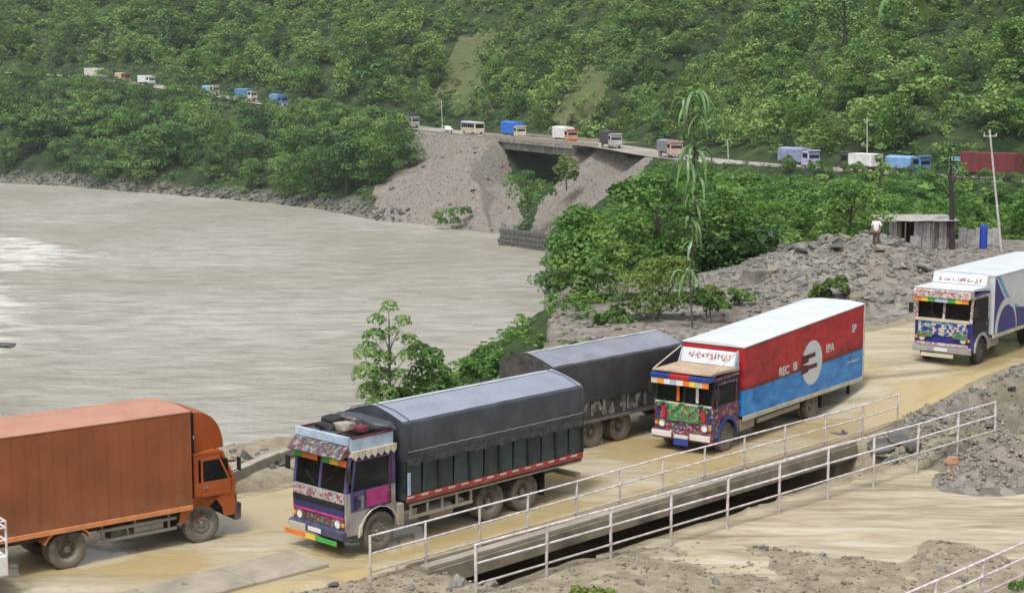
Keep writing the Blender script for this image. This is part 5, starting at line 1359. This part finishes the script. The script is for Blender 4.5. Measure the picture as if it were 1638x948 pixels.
px_tree('bank_bush', 'small olive bush on the near bank left of the second tarpaulin truck', 74, (770, 625), [(755,580,18,0,.5),(768,568,16,0,.6),(750,598,18),(778,590,20),(790,578,16),(800,592,18)], .12, 'leaf_near', 26, .05, 150, 'shrub', .5)
px_tree('bank_grass', 'grassy green lip of the near bank below the full green tree', 84, (850, 560), [(812,566,14),(830,555,14),(846,545,14),(862,535,14),(876,528,14),(840,568,14),(870,550,16),(890,540,14),(905,530,12),(820,580,14)], .12, 'leaf_near', 27, .03, 150, 'grass', .6, False)
px_tree('stream_bush', 'green bush under the far bridge beside the landslide', 300, (845, 335), [(818,290,16),(840,285,18),(862,300,18),(828,312,20),(855,320,18),(880,308,12),(840,330,14)], .32, 'leaf_near', 28, .2, 120, 'shrub', .5)
px_tree('stream_tree', 'pale green small tree in front of the far bridge opening', 305, (906, 300), [(905,256,12),(915,266,13),(897,272,14),(908,284,14),(918,280,10)], .3, 'leaf_lime', 29, .15, 120, 'tree', .4)
px_tree('slide_bush', 'low green patch at the foot of the bare landslide', 311, (720, 362), [(700,346,10),(716,342,12),(732,340,13),(746,338,10),(708,355,9),(728,354,10)], .3, 'leaf_near', 30, .1, 110, 'shrub', .4, False)
px_tree('heap_weed', 'green weeds growing on the grey rubble heap', hit(1330, 472, 62, 100).y - .4, (1330, 475), [(1310,462,10),(1328,455,12),(1345,448,10),(1322,470,11),(1350,462,9),(1300,472,8)], .13, 'leaf_lime', 31, .03, 110, 'weeds', .5, False)
px_tree('foreground_weed', 'bright green weed at the middle of the bottom edge', 36.2, (945, 985), [(925,948,16),(950,950,18),(975,952,16),(940,965,20)], .07, 'leaf_lime', 32, .01, 90, 'weeds', .7, False)
px_tree('foreground_weed', 'blue green weed on the edge of the concrete apron', 38.0, (292, 960), [(285,944,9),(297,940,9),(292,952,10)], .06, 'leaf_near', 33, .01, 60, 'weeds', .5, False)
px_tree('foreground_weed', 'green tuft below the railing in the bottom right corner', 36, (1632, 965), [(1625,938,12),(1645,935,14),(1660,945,14)], .06, 'leaf_near', 34, .01, 80, 'weeds', .6, False)
# tall dark-stemmed tree standing out on the hillside
p = hit(1352, 118, 150)
px_tree('tall_tree', 'tall thin tree with a straight dark trunk at the top of the hillside', p.y, (1352, 122), [(1340,10,18),(1365,5,18),(1350,-20,22),(1330,30,12,0,.5),(1372,28,12,0,.5),(1338,52,9,0,.4),(1366,62,9,0,.4)], .28, 'leaf', 35, .42, 110, tint0=.35, bark='bark_dark')
px_tree('bare_tree', 'black forked tree trunk with thin foliage beside the shack', 107, (1524, 392), [(1510,262,14,0,.5),(1535,270,14,0,.5),(1520,240,12,0,.4),(1545,300,12,0,.5),(1505,295,12,0,.5)], .16, 'leaf', 36, .21, 90, bark='bark_dark')
px_tree('bare_tree', 'slender brown tree trunk rising behind the shack roof', 116, (1404, 372), [(1408,255,12,0,.5),(1415,270,12,0,.5),(1398,280,10,0,.4),(1410,235,9,0,.4)], .16, 'leaf', 37, .14, 80)

# slender plant with tiers of long drooping leaves, behind the red truck
def frond(mb, o, a, L, w, rise, droop, seg=6):
    d = Vector((math.cos(a), math.sin(a), 0)); sd = Vector((-d.y, d.x, 0)); pts = []
    for i in range(seg+1):
        k = i/seg; c = o + d*(L*.55*math.sin(k*1.5)) + Vector((0,0, rise*math.sin(k*2.2) - droop*L*k*k))
        ww = w*math.sin(math.pi*(.06+.9*k))**.7
        pts += [c - sd*ww - Vector((0,0,.05*ww)), c + Vector((0,0,.02)), c + sd*ww - Vector((0,0,.05*ww))]
    mb.add(pts, [(i*3+j, i*3+j+1, i*3+j+4, i*3+j+3) for i in range(seg) for j in range(2)])
M['frond'] = paint('frond', (.10,.21,.055), .45, var=.35, scale=2)
M['frond_grey'] = paint('frond_grey', (.16,.27,.13), .45, var=.3, scale=2)
b = at(1108, 530, 73); pl = empty('drooping_plant', b, 0, 'tall slender plant with tiers of long drooping leaves behind the red truck', 'plant')
st = MB(); pts = [at(1108,534,73)-b, at(1104,450,73)-b, at(1112,350,73)-b, at(1111,250,73)-b, at(1108,155,73)-b]
for i in range(4): st.cyl(pts[i], pts[i+1], .05-.008*i, .042-.008*i, 7)
st.build('stem', M['bark'], pl, smooth=True)
for (qx, qy, nl, L, dr, sz) in ((1114,150,13,1.9,.8,.075), (1100,165,11,1.6,.75,.07), (1118,184,9,1.3,.8,.065), (1114,242,13,1.9,.8,.075), (1100,258,11,1.6,.8,.07), (1118,285,9,1.4,.8,.065), (1098,436,9,1.6,.85,.07), (1108,385,9,1.0,.7,.06), (1112,325,9,1.0,.7,.06), (1106,352,9,1.1,.7,.06)):
    o = at(qx, qy, 73) - b
    for i in range(nl):
        mb = MB(); frond(mb, o, i*6.283/nl + rnd.uniform(-.3,.3), L*rnd.uniform(.75,1.1), sz*rnd.uniform(.8,1.2), rnd.uniform(-.1,.6), dr*rnd.uniform(.5,1.2))
        mb.build('leaf', M['frond' if rnd.random() < .6 else 'frond_grey'], pl, smooth=True)
# leafy twig hanging in from above
b = at(1437, -70, 15); tw = empty('hanging_twig', b, 0, 'bright green leafy twig hanging into the top edge of the picture', 'twig')
MB().cyl((0,0,.5), at(1450,-8,15)-b, .012, .006, 6).build('stem', M['bark'], tw)
for (qx, qy, a) in ((1452,-12,0.2), (1440,-14,3.4), (1462,-16,.9), (1428,-25,2.6)):
    mb = MB(); frond(mb, at(qx,qy,15)-b, a, .38, .045, .02, .8); mb.build('leaf', M['frond'], tw, smooth=True)

# where several still read alike, tell them apart by their order along the row
_by = {}
for o in list(COL.objects):
    if o.get('group') in ('trees on the far river bank', 'trees on the wooded hillside', 'shrubs on the terrace'): _by.setdefault(o['label'], []).append(o)
ORD = ['', 'second', 'third', 'fourth', 'fifth', 'sixth', 'seventh', 'eighth', 'ninth', 'tenth', 'eleventh', 'twelfth', 'thirteenth', 'fourteenth', 'fifteenth', 'sixteenth', 'seventeenth', 'eighteenth', 'nineteenth', 'twentieth']
for lb, L in _by.items():
    if len(L) < 2: continue
    L.sort(key=lambda o: proj(o.location)[0])
    for i, o in enumerate(L): o['label'] = lb + (', leftmost' if i == 0 else ', %s from left' % ORD[min(i, 19)])
# ------------------------------------------------------------------ shack, sheets, barrel, poles, person
M['tin'] = paint('tin', (.42,.41,.40), .6, .2, var=.3, scale=1.5)
M['plank'] = paint('plank', (.17,.145,.13), .85, var=.4, scale=3)
M['plank_pale'] = paint('plank_pale', (.36,.33,.34), .8, var=.3, scale=3)
Yh = 107
hA, hB = at(1408, 394, Yh), at(1531, 392, Yh); zg = gz((hA.x+hB.x)/2, Yh); top = at(1470, 352, Yh).z
zg = min(zg, hA.z)
sh = empty('shack', (hA.x, Yh, zg), 0, 'low grey shack of old boards with a flat tin roof', 'shack')
Wd = hB.x-hA.x; Hh = top-zg
MB().bx(.35, Wd-.05, .3, 3.0, -.2, .0).build('floor', M['plank'], sh)
n = 17
for i in range(n):
    x0 = .35 + i*(Wd-.4)/n; x1 = x0 + (Wd-.4)/n - .02
    if 4 <= i <= 6: continue
    MB().bx(x0, x1, .3-.02*(i%2), .36, -.2, Hh-.1-.05*(i%3)).build('wall_board', M[('plank','plank_pale','tin')[(i*5)%3 if i not in (8,9) else 1]], sh)
for (y, nm) in ((3.0,'back_board'),):
    for i in range(8): MB().bx(.35+i*(Wd-.4)/8, .35+(i+1)*(Wd-.4)/8-.02, y-.04, y, -.2, Hh-.2).build(nm, M['plank'], sh)
for x in (.33, Wd-.05):
    for j in range(7): MB().bx(x-.02, x+.02, .38+j*.37, .38+j*.37+.35, -.2, Hh-.12).build('side_board', M['plank'], sh)
for i in range(6):
    MB().box((.0+ (i+.5)*Wd/6, 1.4, Hh+.02+.02*(i%2)), (Wd/6+.06, 3.5, .03), Matrix.Rotation(math.radians(2), 4, 'X')).build('roof_sheet', M['tin'], sh)
for x in (.02, Wd*.3, Wd*.66): MB().cyl((x+.05,-.25,-.3),(x+.05,-.25,Hh-.05),.05,n=6).build('post', M['plank'], sh)
MB().bx(2.0, 2.7, .1, .25, .0, .8).build('shutter', M['plank_pale'], sh)
fA, fB = at(1533, 390, 109), at(1600, 386, 109); zg = min(gz(fA.x, 109), fA.z)
fs_ = empty('sheet_fence', (fA.x, 109, zg), 0, 'pale grey corrugated sheet fence right of the black tree trunk', 'fence')
hf = at(1550, 364, 109).z - zg
for i in range(5):
    x0 = i*(fB.x-fA.x)/5; MB().bx(x0, x0+(fB.x-fA.x)/5-.03, -.02*(i%2), .03, -.2, hf-.1*(i%2)).build('sheet', M['tin'], fs_)
bb = at(1573, 386, 107.5); M['barrel'] = paint('barrel', (.02,.06,.40), .4, var=.15)
hb_ = at(1573, 360, 107.5).z - min(gz(bb.x, 107.5), bb.z)
mb = MB()
prof = [(0,0),(.24,0),(.25,.03)] + [(.25+(.012 if k in (3,6) else 0), hb_*k/9) for k in range(1,9)] + [(.25,hb_-.03),(.23,hb_),(0,hb_-.01)]
mb.add(*(lambda q: ([(p[0], p[2], p[1]) for p in q.v], q.f))(MB().lathe(prof, 18)))
o = mb.build('blue_barrel', M['barrel'], None, smooth=True); o.location = (bb.x, 107.5, min(gz(bb.x, 107.5), bb.z)); tag(o, 'upright bright blue drum beside the grey sheet fence', 'drum')
M['pole'] = paint('pole', (.5,.49,.46), .8, var=.2)
def pole(label, base, topq, Y, r=.09, m='pole', arm=True):
    b, t = at(*base, Y), at(*topq, Y); zg = min(gz(b.x, Y), b.z)
    root = empty('utility_pole', (b.x, Y, zg), 0, label, 'pole')
    tv = Vector((t.x-b.x, 0, t.z-zg)); MB().cyl((0,0,-.4), tv, r, r*.65, 10).build('shaft', M[m], root, smooth=True)
    if arm:
        MB().box(tv*.95, (1.0,.06,.07), .3).build('crossarm', M[m], root)
        for k in (-.42,.42): MB().cyl(tv*.95+Vector((k,k*.3,.04)), tv*.95+Vector((k,k*.3,.16)), .035, n=6).build('insulator', M['white'], root)
pole('tall pale pole leaning beside the grey sheet fence', (1604, 382), (1583, 208), 106)
pole('thin pole standing right of the black forked trunk', (1526, 330), (1526, 222), 150, .08, 'bark', False)
pole('thin utility pole by the highway right of the drooping leaves', (1166, 262), (1164, 222), 250, .1)
pole('slim pole at the hill foot above the shack', (1388, 248), (1387, 188), 236, .1)
pole('slim pole at the highway above the landslide', (708, 205), (706, 160), 395, .12)
# person on the heap
M['skin'] = paint('skin', (.24,.13,.08), .6); M['shirt'] = paint('shirt', (.72,.72,.74), .8, var=.06); M['trousers'] = paint('trousers', (.075,.06,.055), .85); M['hair'] = paint('hair', (.012,.01,.01), .6)
def skinned(name, vs, es, m, parent, sub=1):
    me = bpy.data.meshes.new(name); me.from_pydata([v[:3] for v in vs], es, []); me.materials.append(m)
    o = link(name, me, parent); md = o.modifiers.new('skin', 'SKIN'); md.use_smooth_shade = True
    for i, v in enumerate(vs): me.skin_vertices[0].data[i].radius = (v[3], v[4] if len(v) > 4 else v[3])
    me.skin_vertices[0].data[0].use_root = True
    s = o.modifiers.new('sub', 'SUBSURF'); s.levels = 1; s.render_levels = sub + 1
    return o
pf = hit(1401, 396, 70, 100); 
pn = empty('person', pf, 2.6, 'person in a white shirt and dark trousers standing on the rubble heap', 'person')
body = [(0,0,.88,.12,.1),(0,.0,1.12,.12,.09),(0,0,1.34,.13,.09),(0,0,1.45,.05),(0,.01,1.53,.075,.085),(0,.015,1.62,.08,.09),
        (.17,0,1.36,.05),(.22,.02,1.1,.042),(.2,.12,.9,.035),(.2,.17,.84,.03),(-.17,0,1.36,.05),(-.23,.0,1.1,.042),(-.2,.08,.88,.035),(-.2,.1,.8,.03),
        (.09,0,.8,.085),(.1,.02,.46,.058),(.1,-.01,.07,.04),(.1,.12,.03,.035),(-.09,0,.8,.085),(-.11,.03,.46,.058),(-.12,.0,.07,.04),(-.12,.13,.03,.035)]
eb = [(0,1),(1,2),(2,3),(3,4),(4,5),(2,6),(6,7),(7,8),(8,9),(2,10),(10,11),(11,12),(12,13),(0,14),(14,15),(15,16),(16,17),(0,18),(18,19),(19,20),(20,21)]
pb = skinned('body', body, eb, M['skin'], pn)
skinned('shirt', [(0,0,.8,.17,.13),(0,0,1.05,.155,.115),(0,0,1.3,.165,.115),(0,0,1.4,.09,.085),(.18,0,1.35,.07),(.24,.02,1.12,.06),(-.18,0,1.35,.07),(-.25,0,1.12,.06)], [(0,1),(1,2),(2,3),(2,4),(4,5),(2,6),(6,7)], M['shirt'], pn)
skinned('trousers', [(0,0,.88,.135,.11),(.09,0,.76,.1),(.1,.02,.46,.08),(.1,0,.12,.065),(-.09,0,.76,.1),(-.11,.03,.46,.08),(-.12,0,.12,.065)], [(0,1),(1,2),(2,3),(0,4),(4,5),(5,6)], M['trousers'], pn)
skinned('hair', [(0,-.01,1.6,.075,.08),(0,-.005,1.665,.07,.08)], [(0,1)], M['hair'], pn)
fc = MB().hull([(x, .1+.03*(abs(x)<.01), z) for x in (-.014,0,.014) for z in (1.54,1.58)] + [(0,.09,1.6)]); fc.build('nose', M['skin'], pn)
for sx in (-.03,.03): MB().hull([(sx+.01*math.cos(a), .1, 1.6+.006*math.sin(a)) for a in (0,1,2,3,4,5)] + [(sx,.105,1.6)]).build('eye', M['hair'], pn)

# ------------------------------------------------------------------ rocks
def rockmesh(seed, m):
    r = random.Random(seed); pts = []
    for _ in range(15):
        v = Vector((r.gauss(0,1), r.gauss(0,1), r.gauss(0,1))).normalized() * r.uniform(.8, 1.1); pts.append((v.x, v.y*r.uniform(.75,1), v.z*.7))
    return MB().hull(pts).mesh('rock', m)
ROCKS = [rockmesh(k, M[mm]) for k, mm in enumerate(('rock','rock','rock_dark','rock_tan','rock','rock_dark','rock_tan','rock'))]
def rock(x, y, r, sink=.3, kind=None, z=None, parent=ground):
    o = link('rock', ROCKS[kind if kind is not None else rnd.randrange(8)], parent, (x, y, (gz(x, y) if z is None else z) + r*(.5-sink)))
    o.scale = (r*rnd.uniform(.8,1.3), r*rnd.uniform(.8,1.2), r*rnd.uniform(.7,1.1)); o.rotation_euler = (rnd.uniform(-.5,.5), rnd.uniform(-.5,.5), rnd.uniform(0,6.28))
    return o
def scatter(n, X, Y, ok, seed, lo, hi, kinds=None):
    r = np.random.RandomState(seed); x = r.uniform(*X, n*30); y = r.uniform(*Y, n*30); Z, q = ground_z(x, y, True); px, py = projv(x, y, Z)
    m = np.nonzero(ok(x, y, Z, q, px, py))[0][:n]
    return [(x[i], y[i], Z[i], lo*(hi/lo)**(r.rand()**1.6)) for i in m]
RK = []
for a in scatter(95, (8,24), (72,96), lambda x,y,z,q,px,py: (q['hz'] > .35) & (px > 1190) & (px < 1480), 1, .16, .55): RK.append(a + (None,))
for a in scatter(55, (9,32), (46,80), lambda x,y,z,q,px,py: (q['rg'] > .3), 2, .10, .38): RK.append(a + (None,))
for a in scatter(30, (-6,14), (36,46), lambda x,y,z,q,px,py: (q['t'] < -2.9) & (py < 960) & (q['fl'] < .1), 3, .07, .2): RK.append(a + (None,))
for a in scatter(18, (-5,1), (37,42), lambda x,y,z,q,px,py: (q['t'] < .6) & (q['t'] > -2.6) & (q['s'] < 2.3) & (q['s'] > -1.5), 6, .09, .28): RK.append(a + (None,))
for a in scatter(12, (8,20), (44,56), lambda x,y,z,q,px,py: (px > 1320) & (px < 1480) & (py > 680) & (py < 745), 8, .25, .6): RK.append(a + (2,))
for a in scatter(28, (11,20), (42,56), lambda x,y,z,q,px,py: (px > 1450) & (py > 660) & (py < 810) & (z > -.05), 19, .08, .28): RK.append(a + (None,))
for a in scatter(16, (-12,-5), (50.2,56), lambda x,y,z,q,px,py: (px > 368) & (px < 470) & (py > 715) & (py < 750), 4, .15, .42): RK.append(a + (2,))
for a in scatter(30, (-32,6), (295,415), lambda x,y,z,q,px,py: inside(x,y,SLIDE), 5, .35, 1.0): RK.append(a + (None,))
for a in scatter(40, (-4,20), (62,100), lambda x,y,z,q,px,py: (px > 880) & (px < 1200) & (py > 470) & (py < 560) & q['inN'] & (q['t'] > 9.6), 7, .14, .45): RK.append(a + (None,))
for (x, y, z, r, k) in RK: rock(x, y, r, .3, k, z)
oc = np.array([(1,0,0),(0,1,0),(-1,0,0),(0,-1,0),(0,0,.75),(0,0,-.75)], float); of = np.array([(0,1,4),(1,2,4),(2,3,4),(3,0,4),(1,0,5),(2,1,5),(3,2,5),(0,3,5)])
def gravel(items, m, name='gravel'):
    r = np.random.RandomState(3); n = len(items); A = np.array([i[:4] for i in items])
    v = oc[None] * r.uniform(.7, 1.3, (n, 6, 1)) * A[:, None, 3:4]
    a = r.uniform(0, 6.28, n); ca, sa = np.cos(a)[:, None], np.sin(a)[:, None]; tl = r.uniform(-.6, .6, n)[:, None]
    x, y, z = v[..., 0]*ca - v[..., 1]*sa, v[..., 0]*sa + v[..., 1]*ca, v[..., 2] + v[..., 0]*tl
    V = np.stack([x, y, z], -1) + A[:, None, :3] + np.array((0,0,.2))*A[:, None, 3:4]
    Fc = (of[None] + 6*np.arange(n)[:, None, None]).reshape(-1, 3)
    o = link(name, np_mesh(name, V.reshape(-1, 3), Fc, m), ground); o['kind'] = 'stuff'
A = scatter(1800, (8,24), (72,96), lambda x,y,z,q,px,py: (q['hz'] > .2) & (px > 1150) & (px < 1500), 11, .05, .16)
A += scatter(2600, (6,34), (44,82), lambda x,y,z,q,px,py: (q['rg'] > .12), 12, .03, .12)
gravel(A, M['rock'])
A = scatter(3200, (-8,22), (34,56), lambda x,y,z,q,px,py: (q['t'] < -2.7) & (q['fl'] < .15) & (py < 965) & ((py > 850) | (px > 1330)), 13, .02, .075)
A += scatter(500, (-6,1), (36,42), lambda x,y,z,q,px,py: (q['t'] < .9) & (q['t'] > -2.7) & (q['s'] < 2.4), 14, .02, .08)
A += scatter(1500, (11,20), (42,58), lambda x,y,z,q,px,py: (px > 1440) & (py > 655) & (py < 815) & (z > -.12), 18, .03, .11)
gravel(A, M['rock_tan'])
A = scatter(1500, (-34,30), (268,415), lambda x,y,z,q,px,py: (inside(x,y,SLIDE) | inside(x,y,FAN)), 15, .08, .3)
A += scatter(2200, (-2,34), (62,112), lambda x,y,z,q,px,py: (px > 850) & (py > 385) & (py < 560) & q['inN'] & (q['t'] > 9.6), 16, .05, .2)
gravel(A, M['rock'])
A = scatter(700, (-150,-20), (325,450), lambda x,y,z,q,px,py: (~q['inW']) & (q['dW'] < 3.5) & (q['sH'] < 0) & (px > -40), 17, .25, .8)
gravel(A, M['rock_dark'])
def boulder(px, py, z, r, label, k=2):
    p = G(px, py, z); o = bpy.data.objects.new('boulder', ROCKS[k]); COL.objects.link(o); o.location = p; o.scale = (r*1.4, r, r*.8); o.rotation_euler = (.1, .2, rnd.uniform(0,6)); tag(o, label, 'boulder')
boulder(2, 520, ZW, 2.0, 'dark wet boulder breaking the rapids at the left edge, upper of two')
boulder(2, 556, ZW, 1.6, 'grey wet boulder in white water at the left edge, lower of two', 5)
sk = G(1523, 742, -.05); M['sack'] = paint('sack', (.40,.24,.15), .8, var=.2)
o = MB().hull([(.24*math.cos(a)*r, .15*math.sin(a)*r, z*.7) for a in np.linspace(0,6,9) for r, z in ((.8,0),(1,.2),(.7,.48))]).build('sack', M['sack'], None, .03); o.location = (sk.x, sk.y, gz(sk.x, sk.y)); tag(o, 'orange sack lying at the end of the channel railing', 'sack')

# ------------------------------------------------------------------ damp valley air
m = bpy.data.materials.new('haze'); m.use_nodes = True; nt = m.node_tree; nt.nodes.clear()
vo = nt.nodes.new('ShaderNodeOutputMaterial'); pv = nt.nodes.new('ShaderNodeVolumePrincipled')
pv.inputs['Color'].default_value = (.88,.93,1,1); pv.inputs['Density'].default_value = .00014; pv.inputs['Anisotropy'].default_value = .2
nt.links.new(pv.outputs[0], vo.inputs['Volume'])
hz = MB().bx(-460, 330, -75, 830, -26, 195).build('haze', m); tag(hz, 'thin damp haze filling the valley', kind='stuff')
